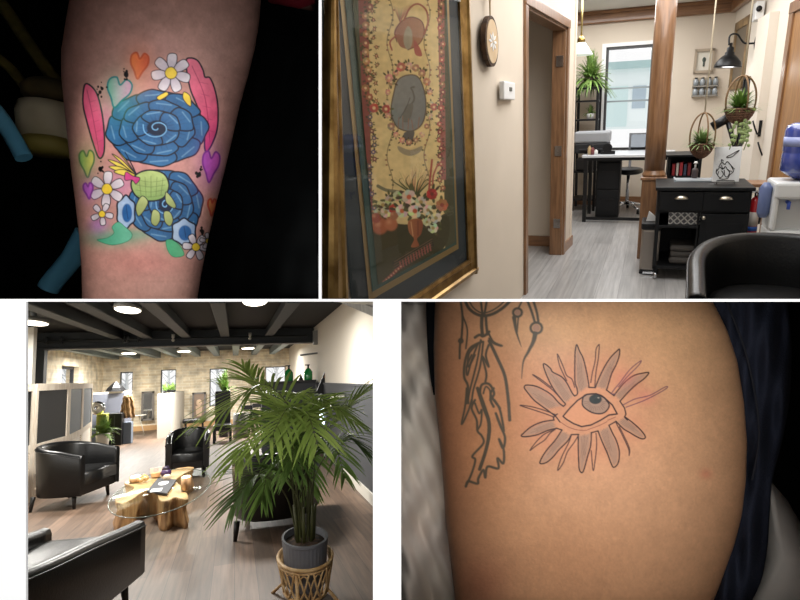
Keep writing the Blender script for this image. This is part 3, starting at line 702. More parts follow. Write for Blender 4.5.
# far room: back wall with window, side wall, right wall
wa, wb = H.y(606.5, 46, YB), H.y(652, 46, YB); wz0 = H.y(625, 150, YB).z; wz1 = H.y(625, 46, YB).z
bk = MB(); bk.bb((-4.5, YB, 0), (wa.x, YB+.15, ZC)); bk.bb((wb.x+.05, YB, 0), (1.6, YB+.15, ZC)); bk.bb((wa.x, YB, 0), (wb.x+.05, YB+.15, wz0)); bk.bb((wa.x, YB, wz1), (wb.x+.05, YB+.15, ZC))
struct('wall_back', bk, m_wall)
struct('wall_far_left', MB().bb((-4.5, YE, 0), (-4.4, YB, ZC)), m_wall)
struct('wall_partition', MB().bb((-4.5, YE-.12, 0), (lw(YE)-.0, YE, ZC)), m_wall)
struct('wall_right', MB().hexa([(rw(1.35), 1.35, 0), (rw(1.35)+.1, 1.35, 0), (rw(1.35)+.1, 1.35, ZC), (rw(1.35), 1.35, ZC)], [(rw(YB), YB, 0), (rw(YB)+.1, YB, 0), (rw(YB)+.1, YB, ZC), (rw(YB), YB, ZC)]), m_wall2)
# small room behind the doorway
bx = MB(); x0 = lw(5)-1.6
bx.bb((x0, d0.y-.6, 0), (x0+.08, YE-.12, ZC)); bx.bb((x0, d0.y-.6, 0), (lw(4)-.12, d0.y-.5, ZC))
struct('wall_side_room', bx, m_wall2)
struct('trim_side_room', MB().bb((x0+.08, d0.y-.5, 0), (x0+.1, YE-.12, .12)), m_oakh)
struct('trim_partition_base', MB().bb((x0+.08, YE-.14, 0), (lw(YE)-.13, YE-.12, .12)), m_oakh)
# oak crown and skirting
struct('trim_crown_back', MB().bb((-4.4, YB-.07, ZC-.17), (rw(YB), YB, ZC)).bb((-4.4, YB-.1, ZC-.05), (rw(YB), YB, ZC-.001)), m_oakh, bevel=.015)
cr = MB().hexa([(rw(3)-.08, 3, ZC-.17), (rw(3), 3, ZC-.17), (rw(3), 3, ZC), (rw(3)-.08, 3, ZC)], [(rw(YB)-.08, YB, ZC-.17), (rw(YB), YB, ZC-.17), (rw(YB), YB, ZC), (rw(YB)-.08, YB, ZC)])
struct('trim_crown_right', cr, m_oakh, bevel=.015)
struct('baseboard_back', MB().bb((-4.4, YB-.02, 0), (1.0, YB, .14)), m_oakh)
struct('baseboard_left', lprism([(d1.y+trim, 0), (YE, 0), (YE, .11), (d1.y+trim, .11)], 0, .015).bb((lw(YE)-.1, YE, 0), (lw(YE)+.012, YE+.012, .11)), m_oakh)
# door casing
dc = MB(); lprism([(d0.y-trim, 0), (d0.y, 0), (d0.y, dz), (d0.y-trim, dz)], 0, .022, mb=dc); lprism([(d1.y, 0), (d1.y+trim, 0), (d1.y+trim, dz), (d1.y, dz)], 0, .022, mb=dc)
lprism([(d0.y-trim, dz), (d1.y+trim, dz), (d1.y+trim, dz+trim), (d0.y-trim, dz+trim)], 0, .026, mb=dc)
lprism([(d0.y, 0), (d0.y+.02, 0), (d0.y+.02, dz), (d0.y, dz)], -.13, .0, mb=dc); lprism([(d1.y-.02, 0), (d1.y, 0), (d1.y, dz), (d1.y-.02, dz)], -.13, .0, mb=dc); lprism([(d0.y, dz-.02), (d1.y, dz-.02), (d1.y, dz), (d0.y, dz)], -.13, 0, mb=dc)
struct('door_1', dc, m_oak, bevel=.004)
dh = MB()
for z in (.35, 1.1, 1.95): dh.bb((lw(d1.y)-.09, d1.y-.03, z-.05), (lw(d1.y)-.02, d1.y-.02, z+.05))
struct('trim_hinges', dh, m_chrome)
# right doorway casing
e0 = RP(786, 60); 
rc = MB()
def rprism(y0, y1, z0, z1, t0, t1, mb):
    mb.hexa([(rw(y0)-t1, y0, z0), (rw(y0)-t0, y0, z0), (rw(y0)-t0, y0, z1), (rw(y0)-t1, y0, z1)], [(rw(y1)-t1, y1, z0), (rw(y1)-t0, y1, z0), (rw(y1)-t0, y1, z1), (rw(y1)-t1, y1, z1)])
dtop = RP(797, 12).z
rprism(e0.y-.12, e0.y, 0, dtop, 0, .03, rc); rprism(e0.y-1.3, e0.y+.0, dtop, dtop+.1, 0, .035, rc); rprism(e0.y-1.3, e0.y-1.18, 0, dtop, 0, .03, rc)
d2 = struct('door_2', rc, m_oak, bevel=.004)
rl = MB(); rprism(e0.y-1.18, e0.y-.12, 0, dtop, 0, .012, rl); part('door_leaf', rl, M('door_oak', (156, 112, 62), .4, c2=(130, 88, 46), scale=4, stretch=(8, 8, .8)), None); 
lf_ = bpy.data.objects['door_leaf']; lf_.parent = d2
# window: frame, glass, blinds' rails
wf = MB(); q = .035
wf.bb((wa.x, YB, wz0), (wa.x+q, YB+.1, wz1)); wf.bb((wb.x, YB, wz0), (wb.x+q, YB+.1, wz1)); wf.bb((wa.x, YB, wz1-q), (wb.x, YB+.1, wz1)); wf.bb((wa.x, YB, wz0), (wb.x, YB+.1, wz0+q))
w1 = struct('window_1', wf, M('dark_window_frame', (52, 50, 50), .5))
ra = MB()
for py in (88, 101): z = H.y(625, py, YB).z; ra.bb((wa.x+q, YB+.06, z-.012), (wb.x, YB+.08, z+.012))
rr = link('glazing_bar', ra, M('pale_bar', (140, 150, 152), .5)); rr.parent = w1
pn = link('pane', MB().bb((wa.x+q, YB+.085, wz0+q), (wb.x, YB+.09, wz1-q)), glass('window_glass', gloss=.05)); pn.parent = w1
sl = MB(); sl.bb((wa.x-.09, YB-.02, wz0-.09), (wb.x+.1, YB, wz0)); sl.bb((wa.x-.06, YB-.015, wz0), (wa.x, YB, wz1)); sl.bb((wa.x-.06, YB-.015, wz1), (wb.x+.06, YB, wz1+.05))
struct('window_sill', sl, m_wht)
# building over the road
yo = 24.0; b0, b1 = H.y(604, 70, yo), H.y(663, 128, yo)
bd = thing('building', 'pale building with a grey window seen through the bright hall window', 'building', (b0.x, yo, b1.z))
bw, bh = b1.x-b0.x, b0.z-b1.z
part('wall', MB().bb((0, 0, 0), (bw, 2, bh)), M('pale_siding', (238, 248, 248), .8), bd)
part('roof', MB().bb((-.2, -.3, bh), (bw+.2, 2.2, bh+.25)), M('pale_teal_roof', (176, 204, 204), .8), bd)
g0, g1 = H.y(633, 86, yo), H.y(645, 108, yo)
part('window', MB().bb((g0.x-b0.x, -.04, g1.z-b1.z), (g1.x-b0.x, 0, g0.z-b1.z)), M('far_window', (176, 194, 206), .3), bd)
part('garage_door', MB().bb((.1, -.03, .1), ((g0.x-b0.x)*.85, 0, bh*.72)), M('pale_teal_door', (214, 236, 236), .7), bd)

# ---------------------------------------------------------------- framed tapestry on the left wall
P0 = LP(472.3, 272); zb = P0.z; zt = 2.45; y1 = P0.y; y0 = LP(319, 150).y-.12
pic = thing('framed_tapestry', 'large gold-framed floral tapestry behind glass on the beige left wall', 'framed picture', (lw(y1), y1, zb))
ang = math.atan(.075)
pic.matrix_world = HERE.M @ Matrix.Translation((lw(y1), y1, zb)) @ Matrix.Rotation(-ang, 4, 'Z')
PI_inv = (Matrix.Translation((lw(y1), y1, zb)) @ Matrix.Rotation(-ang, 4, 'Z')).inverted()
def loc(px, py, off=0): return PI_inv @ LP(px, py, off)
Lm = -(y1-y0)/math.cos(ang); Hm = zt-zb
fwid = abs(loc(463.2, 200).y)                     # moulding width
def vis(y): return max(y, Lm)
# the lower left corner of the frame is cut by the baffle: the frame only spans what stands over it
low = lambda yy: 0
def sprof(mb, pa, pb, inward, prof, mi=0):
    """moulding with stepped profile from pa to pb; inward = unit vector towards the picture"""
    ring = []
    for p in (pa, pb):
        ring.append([Vector(p)+Vector((h_, 0, 0))+Vector(inward)*d_ for d_, h_ in prof])
    n = len(prof); mb.add(ring[0]+ring[1], [(i, i+1, n+i+1, n+i) for i in range(n-1)], mi, False)
    return mb
prof = [(0, 0), (0, .03), (fwid*.12, .045), (fwid*.3, .047), (fwid*.38, .034), (fwid*.5, .03), (fwid*.72, .024), (fwid*.82, .03), (fwid, .022), (fwid, .0)]
fm_ = MB()
Lcut = loc(321.5, 200).y
zcut = lambda y: (PI_inv @ LP(*[float(v) for v in ((H.proj([(lw(y1+y), y1+y, 0)])[0][0]), 299.6)])).z
def zlow(yl):
    Mi = PI_inv.inverted(); lo_, hi_ = -1.0, 1.8
    for _ in range(36):
        m_ = (lo_+hi_)/2
        if H.proj([tuple(Mi @ Vector((.03, yl, m_)))])[1][0] > 299.9: lo_ = m_
        else: hi_ = m_
    return hi_
# right stile
sprof(fm_, (0, 0, 0), (0, 0, Hm), (0, -1, 0), prof)
# bottom rail, from the corner to where the sight line cuts it off
yb = loc(431, 299.4).y
nY = 40; npf = len(prof); vs_ = []
for i_ in range(nY+1):
    y_ = (loc(334, 298).y)*i_/nY; zl_ = zlow(y_)
    for d_, h_ in prof: vs_.append((h_, y_-(0 if i_ else 0), max(d_, zl_)))
fm_.add(vs_, [(i_*npf+j_, (i_+1)*npf+j_, (i_+1)*npf+j_+1, i_*npf+j_+1) for i_ in range(nY) for j_ in range(npf-1)])
part('gilded_moulding', fm_, m_gold, pic)
# left stile: lower end follows the cut
lx0, lx1 = loc(321.5, 150).y, loc(334, 150).y
ls = MB(); fl = lx1-lx0
n_ = len(prof); A = []; B_ = []
bx_, tx_ = (loc(321.4, 298).y, loc(344, 298).y), (loc(321.4, 2).y, loc(333, 2).y)
for d_, h_ in prof:
    q_ = d_/fwid; yl = bx_[0]+(bx_[1]-bx_[0])*q_; yt = tx_[0]+(tx_[1]-tx_[0])*q_; zb_, z2_ = loc(321.4, 298).z, loc(321.4, 2).z
    e_ = (Hm-zb_)/(z2_-zb_); A.append(Vector((h_, yl, zlow(yl)))); B_.append(Vector((h_, yl+(yt-yl)*e_, Hm)))
ls.add(A+B_, [(i, i+1, n_+i+1, n_+i) for i in range(n_-1)])
part('gilded_moulding', ls, m_gold, pic)
# dark mat, fillet, green mat, tapestry as flat layers
def layer(name, yl, yr, zl, mat, x, label=None):
    n = 24; vs = []
    for i in range(n+1):
        y = yl+(yr-yl)*i/n; vs += [(x, y, max(zl, zlow(y))), (x, y, Hm)]
    return part(name, MB().add(vs, [(2*i, 2*i+2, 2*i+3, 2*i+1) for i in range(n)]), mat, pic, label)
m_mat = M('dark_teal_mat', (26, 38, 40), .7, c2=(20, 30, 32), scale=3)
layer('outer_mat', loc(333,150).y, -fwid, fwid, m_mat, .010)
yi0, yi1 = loc(351.5, 150).y, loc(454.5, 200).y; zi = loc(454, 250).z
layer('fillet', yi0, yi1, zi, M('dull_gold_fillet', (148, 122, 72), .5, metal=.5), .014)
fw2 = abs(loc(456, 200).y-loc(453.6, 200).y)
layer('inner_mat', yi0+fw2*.8, yi1-fw2, zi+fw2, M('green_mat', (50, 72, 58), .8), .017)
# the tapestry
cv = Canvas(345, -30, 462, 304, 2.5, (232, 204, 142))
TL_, TR_ = (lambda y: 366+7*(y/300)), (lambda y: 442+2*(y/300)+1)
cv.fill([(340, -30), (366, -30), (371, 150), (374, 300), (340, 300)], (66, 80, 60), smooth=False); cv.fill([(443, -30), (462, -30), (462, 300), (446, 300), (443, 120)], (70, 74, 56), smooth=False)
cv.fill([(357, -30), (368, -30), (370, 120), (373, 215), (367, 215), (362, 100)], (136, 70, 66), .8, smooth=False); cv.fill([(437, -30), (444, -30), (445, 80), (446, 180), (441, 180), (439, 80)], (158, 92, 84), .8, smooth=False)
cv.noise(5, .05)
for px in (390, 427):
    cv.stroke([(px+3*math.sin(y/9), y) for y in range(-30, 200, 6)], 1.0, (120, 96, 70), .7)
    for y in range(-30, 200, 5): cv.blob(px+3*math.sin(y/9)+rng.uniform(-2, 2), y, 1.3, .9, random.choice([(96, 84, 60), (150, 90, 70), (80, 84, 60)]), .7, .4)
def posy(x, y, r, c, c2=(240, 200, 150), n=7, leaf=True):
    if leaf:
        for k in range(7):
            a = rng.uniform(0, 6.28); d = r*rng.uniform(1, 1.5); cv.blob(x+d*math.cos(a), y+d*math.sin(a), r*.55, r*.25, random.choice([(62, 70, 44), (90, 92, 56), (72, 60, 50)]), .85, .3, rot=a)
    for k in range(n):
        a = 2*PI*k/n; cv.blob(x+r*.6*math.cos(a), y+r*.6*math.sin(a), r*.46, r*.46, tuple(int(v*rng.uniform(.85, 1.1)) for v in c), .95, .25)
    cv.blob(x, y, r*.36, r*.36, c2, .9, .4)
for y in range(-20, 100, 9): posy(367+rng.uniform(-2, 4), y, 3.6, random.choice([(176, 116, 84), (156, 92, 76), (190, 140, 96)])); posy(374+rng.uniform(-2, 3), y+4, 1.8, (150, 96, 70))
for y in range(110, 210, 7): posy(372+rng.uniform(-3, 3), y, 2.4, random.choice([(110, 96, 110), (130, 80, 76), (90, 90, 100)]))
for y in range(-20, 190, 8): posy(441+rng.uniform(-2, 2), y, 2.6, random.choice([(180, 90, 84), (170, 110, 84), (140, 70, 70)]))
# urn of flowers at the top
cv.fill([(397, 40), (394, 32), (400, 22), (411, 17), (421, 20), (425, 30), (421, 42), (411, 49), (401, 47)], (158, 104, 84), .9, col2=(180, 130, 96)); cv.fill([(404, 44), (404, 34), (408, 26), (412, 32), (412, 44), (408, 50)], (168, 158, 132), .8)
cv.stroke([(397, 42), (395, 32), (402, 21), (412, 17), (422, 22), (424, 34), (419, 44), (408, 50)], 1, (96, 50, 50), .8)
cv.stroke([(404, 20), (410, 8), (418, 4), (426, 10), (428, 22), (424, 34)], 2, (160, 84, 66), .8); cv.stroke([(392, 50), (390, 42), (396, 36)], 1.8, (170, 90, 80), .8)
for k in range(16): cv.stroke([(400, 22), (393+k*1.2, 8-abs(k-6)*.4)], .9, random.choice([(176, 100, 86), (110, 110, 80), (190, 130, 110)]), .8, taper=True)
cv.fill([(414, 40), (420, 48), (422, 56), (415, 54)], (176, 96, 86), .8)
# grey medallion with a wading bird
cv.fill([(391, 110), (394, 92), (398, 80), (408, 75), (418, 77), (424, 90), (426, 108), (422, 124), (412, 131), (400, 129), (394, 122)], (136, 140, 134), .98, col2=(122, 128, 126))
cv.stroke([(391, 110), (394, 92), (398, 80), (408, 75), (418, 77), (424, 90), (426, 108), (422, 124), (412, 131), (400, 129), (394, 122)], 1.4, (96, 84, 72), .8, closed=True)
cv.stroke([(404, 118), (408, 108), (414, 100), (413, 92), (411, 88), (414, 87)], 1.8, (96, 100, 96), .8); cv.fill([(402, 120), (406, 106), (413, 104), (412, 114), (408, 122)], (108, 110, 104), .8); cv.stroke([(400, 118), (406, 108), (410, 98)], 1.0, (76, 80, 80), .7)
for k in range(5): cv.stroke([(398+k*5, 129), (398+k*5+rng.uniform(-2, 2), 117+rng.uniform(-3, 3))], 1, (150, 110, 92), .7)
cv.fill([(404, 133), (414, 131), (413, 140), (410, 146), (405, 142)], (90, 92, 90), .9)
for a in np.linspace(0, 2*PI, 20, endpoint=False): posy(409+22*math.cos(a), 104+38*math.sin(a), 2.8 if rng.uniform() > .3 else 3.8, random.choice([(216, 160, 130), (200, 130, 108), (226, 186, 146), (176, 136, 104)]), leaf=rng.uniform() > .5)
posy(401, 67, 4.6, (206, 110, 96)); posy(389, 78, 4, (216, 150, 130)); posy(374, 108, 4.6, (190, 84, 76)); posy(386, 109, 4.2, (176, 80, 74)); posy(434, 107, 3.6, (190, 100, 90)); posy(441, 108, 3, (190, 80, 76))
cv.fill([(398, 146), (410, 150), (422, 146), (420, 152), (410, 156), (400, 152)], (160, 146, 116), .8)
# the large bouquet in its vase
for k in range(34): cv.stroke([(414, 200), (398+k*1.1+rng.uniform(-4, 4), 170+rng.uniform(-4, 10))], 1.0, random.choice([(190, 110, 76), (196, 140, 90), (120, 110, 60), (170, 70, 60)]), .7, taper=True)
for k in range(7): cv.stroke([(416, 196), (412+(k-3)*6, 182), (416+(k-3)*7, 172+abs(k-3)*3)], 2, (64, 76, 44), .85, taper=True)
cv.stroke([(428, 200), (430, 180), (432, 160)], 2.2, (176, 84, 70), .8); cv.stroke([(434, 198), (433, 178), (438, 164)], 1.8, (176, 84, 70), .8)
cv.stroke([(378, 186), (386, 190), (398, 192), (408, 196)], 3.4, (120, 118, 92), .8)
cv.fill([(372, 228), (380, 216), (400, 224), (430, 222), (447, 214), (448, 240), (430, 262), (400, 276), (378, 292), (368, 296), (366, 262)], (58, 60, 42), .96)
cv.noise(3, .04)
for x, y, r, c, c2 in ((383, 205, 6, (214, 202, 160), (180, 150, 90)), (390, 200, 5, (206, 196, 150), (160, 130, 80)), (379, 213, 5, (220, 206, 166), (170, 140, 90)), (386, 212, 5.4, (224, 214, 176), (180, 150, 90)), (398, 196, 5, (200, 196, 150), (150, 140, 90)),
    (394, 209, 5, (180, 60, 60), (230, 190, 120)), (402, 211, 6.4, (232, 220, 184), (206, 110, 70)), (409, 197, 7, (226, 214, 180), (204, 100, 66)), (415, 211, 6.8, (232, 222, 186), (196, 90, 60)), (421, 202, 5.6, (220, 212, 170), (180, 150, 90)),
    (428, 210, 5, (226, 216, 176), (170, 140, 90)), (432, 194, 5.4, (176, 50, 50), (120, 40, 40)), (436, 218, 5.4, (222, 214, 176), (170, 150, 90)), (433, 228, 5, (224, 216, 180), (180, 160, 100)), (442, 205, 6, (196, 110, 80), (150, 70, 60)), (427, 222, 4, (210, 204, 164), (170, 150, 90))):
    posy(x, y, r, c, c2)
for x, y, r, c in ((380, 226, 8, (176, 96, 66)), (391, 224, 6.6, (186, 110, 76)), (376, 218, 5, (160, 76, 60)), (394, 216, 4, (170, 110, 80))): cv.blob(x, y, r, r*1.05, c, .95, .3); cv.blob(x-2, y-2, r*.4, r*.4, (216, 150, 110), .5, .8)
cv.fill([(409, 232), (408, 222), (413, 219), (420, 219), (423, 224), (421, 234), (417, 239), (419, 246), (411, 247), (414, 239)], (176, 110, 72), .97, col2=(136, 70, 50)); cv.stroke([(411, 222), (413, 236)], 1.2, (216, 160, 110), .7); cv.stroke([(418, 221), (418, 235)], 1.2, (110, 56, 44), .7)
cv.fill([(392, 262), (432, 238), (434, 246), (396, 272)], (34, 38, 40), .9, smooth=False)
for k in range(4): cv.stroke([(394, 262+k*2.6), (432, 239+k*2.4)], .7, (140, 116, 84), .7, smooth=False)
for k in range(12): cv.stroke([(400+k*2.7, 262-k*1.6), (400+k*2.7+1, 268-k*1.6)], 1.6, (160, 92, 84), .8)
for k in range(8): posy(384+k*2.4, 282-k*2.2, 1.8, (160, 90, 80), leaf=False)
cv.a = cv.a*.86+np.array(lin((150, 126, 92)))*.14
nU, nV = 230, 640
uu = np.linspace(loc(353.5, 60).y, loc(450.5, 200).y, nU)
tzb = (loc(450, 243).z); MX = PI_inv.inverted()
arr = np.zeros((nV, nU, 3)); 
for i, y in enumerate(uu):
    z0 = max(tzb, zlow(y)) ; arr[:, i] = np.stack([np.full(nV, .020), np.full(nV, y), np.linspace(z0, Hm, nV)], -1)
W4 = np.array(MX); wp = arr.reshape(-1, 3) @ W4[:3, :3].T + W4[:3, 3]
px_, py_ = H.proj(wp); me = grid_mesh('tapestry', arr[:, ::-1]); px_ = px_.reshape(nV, nU)[:, ::-1].ravel(); py_ = py_.reshape(nV, nU)[:, ::-1].ravel()
pigment(me, cv.sample(px_, py_))
part('tapestry', me, painted('tapestry_weave', .9, .1, bump=.15, bscale=260), pic)
layer('glass_pane', loc(333,150).y, -fwid, fwid, glass('picture_glass', gloss=.10), .026)

# ---------------------------------------------------------------- on the left wall beside the picture
c = LP(487.5, 42, .016); rt_ = abs(LP(496, 42).y-LP(479.5, 42).y)/2; rz_ = abs(LP(487, 17).z-LP(487, 67).z)/2
wd = thing('wood_slice', 'oval wood slice with bark rim and white painted flower hanging by twine', 'wall ornament', (c.x, c.y, c.z))
Rx = Matrix.Rotation(PI/2, 3, 'Y')
oval = lambda k, x: [(x, rt_*k*math.cos(a), rz_*k*math.sin(a)) for a in np.linspace(0, 2*PI, 40, endpoint=False)]
a = MB().prism(oval(1, 0), (0, 0, 0), (.03, 0, 0)); part('bark', a, M('bark', (84, 62, 42), .9, c2=(50, 36, 26), scale=30, bump=.6), wd)
a = MB().prism(oval(.86, .0), (.004, 0, 0), (.034, 0, 0)); part('wood_face', a, M('cut_wood', (206, 182, 146), .7, c2=(190, 160, 122), scale=6), wd)
a = MB()
for k in range(8):
    an = 2*PI*k/8; a.prism([(0, math.cos(an+d_)*f*rt_, math.sin(an+d_)*f*rz_*.62) for f, d_ in ((.08, 0), (.4, -.25), (.62, 0), (.4, .25))], (.034, 0, 0), (.037, 0, 0))
part('painted_flower', a, m_wht, wd)
tw = MB(); top = rz_
for s_ in (-1, 1):
    tw.tube(spline([(.02, 0, top*.95), (.02, s_*.008, top+.12), (.02, 0, top+.24)], 5), .004, 6)
    tw.tube(spline([(.02, 0, top+.12), (.03, s_*.05, top+.16), (.03, s_*.045, top+.1), (.02, 0, top+.11)], 6), .004, 6)
part('twine', tw, M('jute', (150, 128, 92), .9), wd)
c = LP(505, 91, .007); ts = thing('thermostat', 'small white thermostat with a dark display on the left wall', 'thermostat', c)
hy = abs(LP(512, 91).y-LP(497.5, 91).y)/2; hz = abs(LP(505, 82.5).z-LP(505, 100).z)/2
part('housing', MB().bb((0, -hy, -hz), (.035, hy, hz)), m_wht, ts, bevel=.006); part('display', MB().bb((.034, -hy*.1, -hz*.05), (.038, hy*.35, hz*.4)), M('lcd', (60, 64, 58), .3), ts, 'dark display')

# ---------------------------------------------------------------- pendant lamp, column
c = H.y(581, 50, 7.6); pd = thing('pendant_lamp', 'white glass cone pendant on a brass rod over the shelf rack', 'lamp', (c.x, 7.6, c.z-.06))
rr_ = abs(H.y(593, 55, 7.6).x-H.y(569, 55, 7.6).x)/2
part('shade', MB().lathe([(rr_, 0), (rr_*.96, .012), (rr_*.35, .14), (rr_*.3, .15)], n=32), M('milk_glass', (232, 238, 226), .3, emit=(235, 245, 235), estr=.5), pd)
part('cap', MB().lathe([(rr_*.34, .14), (rr_*.28, .19), (.02, .22), (0, .22)], n=24), M('brass', (176, 146, 84), .3, metal=1), pd)
part('rod', MB().cyl((0, 0, .2), (0, 0, ZC-c.z+.06), .012), M('brass_rod', (186, 166, 110), .35, metal=.8), pd)
Yc = 5.95
c0, c1 = H.y(640.5, 200, Yc-.14), H.y(664, 200, Yc-.14); pw = c1.x-c0.x; cxx = (c0.x+c1.x)/2+.0
zp = H.y(650, 173, Yc).z
cl = thing('oak_column', 'round oak column on a square pedestal beside the black cart', 'column', (cxx, Yc, 0))
part('pedestal', MB().bb((-pw/2, -pw/2, 0), (pw/2, pw/2, zp-.05)), m_oak, cl, bevel=.01)
part('pedestal_cap', MB().bb((-pw*.56, -pw*.56, zp-.06), (pw*.56, pw*.56, zp-.03)).lathe([(pw*.5, zp-.03), (pw*.52, zp-.01), (pw*.46, zp+.01), (pw*.43, zp+.04)], n=32), m_oak, cl, bevel=.006)
top = H.y(662, 0, Yc); sh = cxx; rs = pw*.44
part('shaft', MB().lathe([(rs*1.0, zp+.02), (rs*1.02, zp+.4), (rs*.98, 2.0), (rs*.95, ZC)], n=40), m_oak, cl)

# ---------------------------------------------------------------- shelf rack, fern, desk, chair, printer
ra0 = H.z(579, 206, 0); Yr = 8.7
xa, xb = H.y(573, 180, Yr).x, H.y(594.5, 180, Yr).x; ztop = H.y(590, 86, Yr).z
rk = thing('shelf_rack', 'open black metal shelf rack behind the end of the left wall', 'shelf', ((xa+xb)/2, Yr, 0)); hw = (xb-xa)/2; dp = .42
for sx in (-1, 1):
    for sy in (0, 1): part('post', MB().bb((sx*hw-.02, sy*dp-.02, 0), (sx*hw+.02, sy*dp+.02, ztop)), m_blk, rk)
zs = [H.y(590, py, Yr).z for py in (200, 172, 150, 120, 101, 88)]
for z in zs: part('shelf', MB().bb((-hw, 0, z-.012), (hw, dp, z+.012)), m_blk, rk)
def fern(name, label, loc, r, h, n=46, group=None, mats=None, pot=None, cat='plant', droop=.6, seed=0, wid=.018):
    rg = np.random.default_rng(seed); t = thing(name, label, cat, loc, 0, group)
    mb = MB()
    for k in range(n):
        a = rg.uniform(0, 6.28); el = rg.uniform(.15, 1.5); L = r*rg.uniform(.6, 1.1); P_ = []
        for i in range(7):
            f = i/6; rr2 = L*f*math.cos(el)*(1.1); zz = h*f*math.sin(el)*1.1-droop*r*f*f*math.cos(el)
            P_.append(Vector((rr2*math.cos(a), rr2*math.sin(a), zz)))
        sd = Vector((-math.sin(a), math.cos(a), 0))
        vs = []
        for i, p in enumerate(P_): w_ = wid*(1-(i/6)**2)+.002; vs += [p-sd*w_, p+Vector((0, 0, .004)), p+sd*w_]
        mb.add(vs, [(3*i+j, 3*i+j+1, 3*i+j+4, 3*i+j+3) for i in range(6) for j in (0, 1)], 0, True)
        for i in range(1, 7):                                         # small side leaflets
            for s_ in (-1, 1):
                p = P_[i]; q = p+sd*s_*wid*2.6*(1-i/8)+(P_[i]-P_[i-1]).normalized()*wid*1.2
                mb.add([p-Vector((0, 0, .002)), (p+q)/2+Vector((0, 0, .006)), q, (p+q)/2-(P_[i]-P_[i-1]).normalized()*wid*.6], [(0, 1, 2, 3)], 0, False)
    part('leaves', mb, mats, t)
    if pot: part('pot', MB().lathe(pot[0], n=24), pot[1], t)
    return t
m_fern = M('fern_green', (122, 150, 72), .6, c2=(80, 112, 46), scale=12)
m_fern2 = M('grass_green', (138, 158, 104), .6, c2=(100, 122, 70), scale=12)
c = H.y(587, 84, Yr+.2)
fern('fern', 'bushy green fern sitting on top of the black shelf rack', ((xa+xb)/2+.03, Yr+.2, ztop+.06),   .34, .42, 170, droop=.9, mats=m_fern, pot=([(0, -.06), (.09, -.06), (.11, .05), (.1, .06)], M('terracotta_dark', (70, 60, 50), .8)), seed=2, wid=.024)
fern('small_shelf_plant', 'small green plant between the upper shelves of the black rack', (0+(xa+xb)/2+.05, Yr+.15, zs[3]+.08), .12, .14, 22, mats=m_fern, pot=([(0, -.068), (.05, -.068), (.06, 0), (.05, .01)], m_wht), seed=3, wid=.01)
solo('shelf_box', MB().bb((-.09, 0, 0), (.1, .2, .1)), m_wht, 'white box standing on the middle shelf of the black rack', 'box', ((xa+xb)/2+.03, Yr+.02, zs[2]+.013+.0), bevel=.005)
solo('shelf_basket', MB().bb((-.13, .02, 0), (.13, .3, .18)), M('dark_basket', (40, 36, 34), .8), 'dark storage basket on the lower shelf of the black rack', 'basket', ((xa+xb)/2, Yr+.02, zs[1]+.013), bevel=.02)
# desk
Yd = 7.75; da = H.y(582, 153, Yd); db = H.y(648, 157, Yd); zd = H.y(610, 155, Yd).z
dk = thing('desk', 'white-topped office desk with black metal legs under the window', 'desk', (da.x, Yd, 0)); dw = db.x-da.x+.35
part('desktop', MB().bb((0, 0, zd-.035), (dw, .78, zd)), M('desk_white', (205, 208, 212), .25), dk, bevel=.006)
for (x, y) in ((.05, .06), (dw-.05, .06), (.05, .72), (dw-.05, .72)): part('leg', MB().bb((x-.025, y-.025, 0), (x+.025, y+.025, zd-.035)), m_blk, dk)
part('foot_rail', MB().bb((.05, .045, .03), (dw-.05, .075, .07)), m_blk, dk); part('apron', MB().bb((.05, .04, zd-.075), (dw-.05, .06, zd-.035)), m_blk, dk)
fc = thing('filing_cabinet', 'low black filing cabinet under the left half of the desk', 'cabinet', (da.x+.34, Yd+.25, 0))
cw = H.y(608, 180, Yd).x-H.y(584, 180, Yd).x
part('body', MB().bb((-cw/2, 0, .03), (cw/2, .36, zd-.08)), m_blkw, fc, bevel=.01)
for k in range(2): d_ = part('drawer', MB().bb((-cw/2+.02, -.02, .06+k*(zd-.16)/2), (cw/2-.02, 0, .04+(k+1)*(zd-.16)/2)), m_blkw, fc, bevel=.004); part('handle', MB().bb((-.08, -.04, .06+(k+.6)*(zd-.16)/2), (.08, -.02, .075+(k+.6)*(zd-.16)/2)), m_blk, d_)
# printer
pc = H.y(594, 141, 8.1); pr = thing('printer', 'grey and black desktop printer at the left end of the desk', 'printer', (pc.x, 8.05, zd+.001))
part('lower_body', MB().bb((-.26, 0, 0), (.2, .4, .14)), M('printer_black', (30, 31, 34), .5), pr, bevel=.02); part('lid', MB().bb((-.27, 0, .14), (.21, .4, .29)), M('printer_grey', (150, 152, 156), .5), pr, bevel=.025)
part('tray', MB().bb((-.18, -.14, .05), (.12, .02, .065)), M('printer_tray', (24, 24, 26), .5), pr)
c = H.y(600, 150, Yd+.1); dsp = thing('tape_dispenser', 'black tape dispenser by the window end of the printer', 'dispenser', (H.y(608, 140, Yd+.15).x, Yd+.15, zd+.001))
part('base', MB().prism([(-.09, 0, 0), (.1, 0, 0), (.1, 0, .04), (.02, 0, .05), (-.09, 0, .03)], (0, -.03, 0), (0, .03, 0)), m_blk, dsp); part('roll', MB().cyl((0, -.025, .08), (0, .025, .08), .06), m_blk, dsp)
g = 'bottles on the desk'
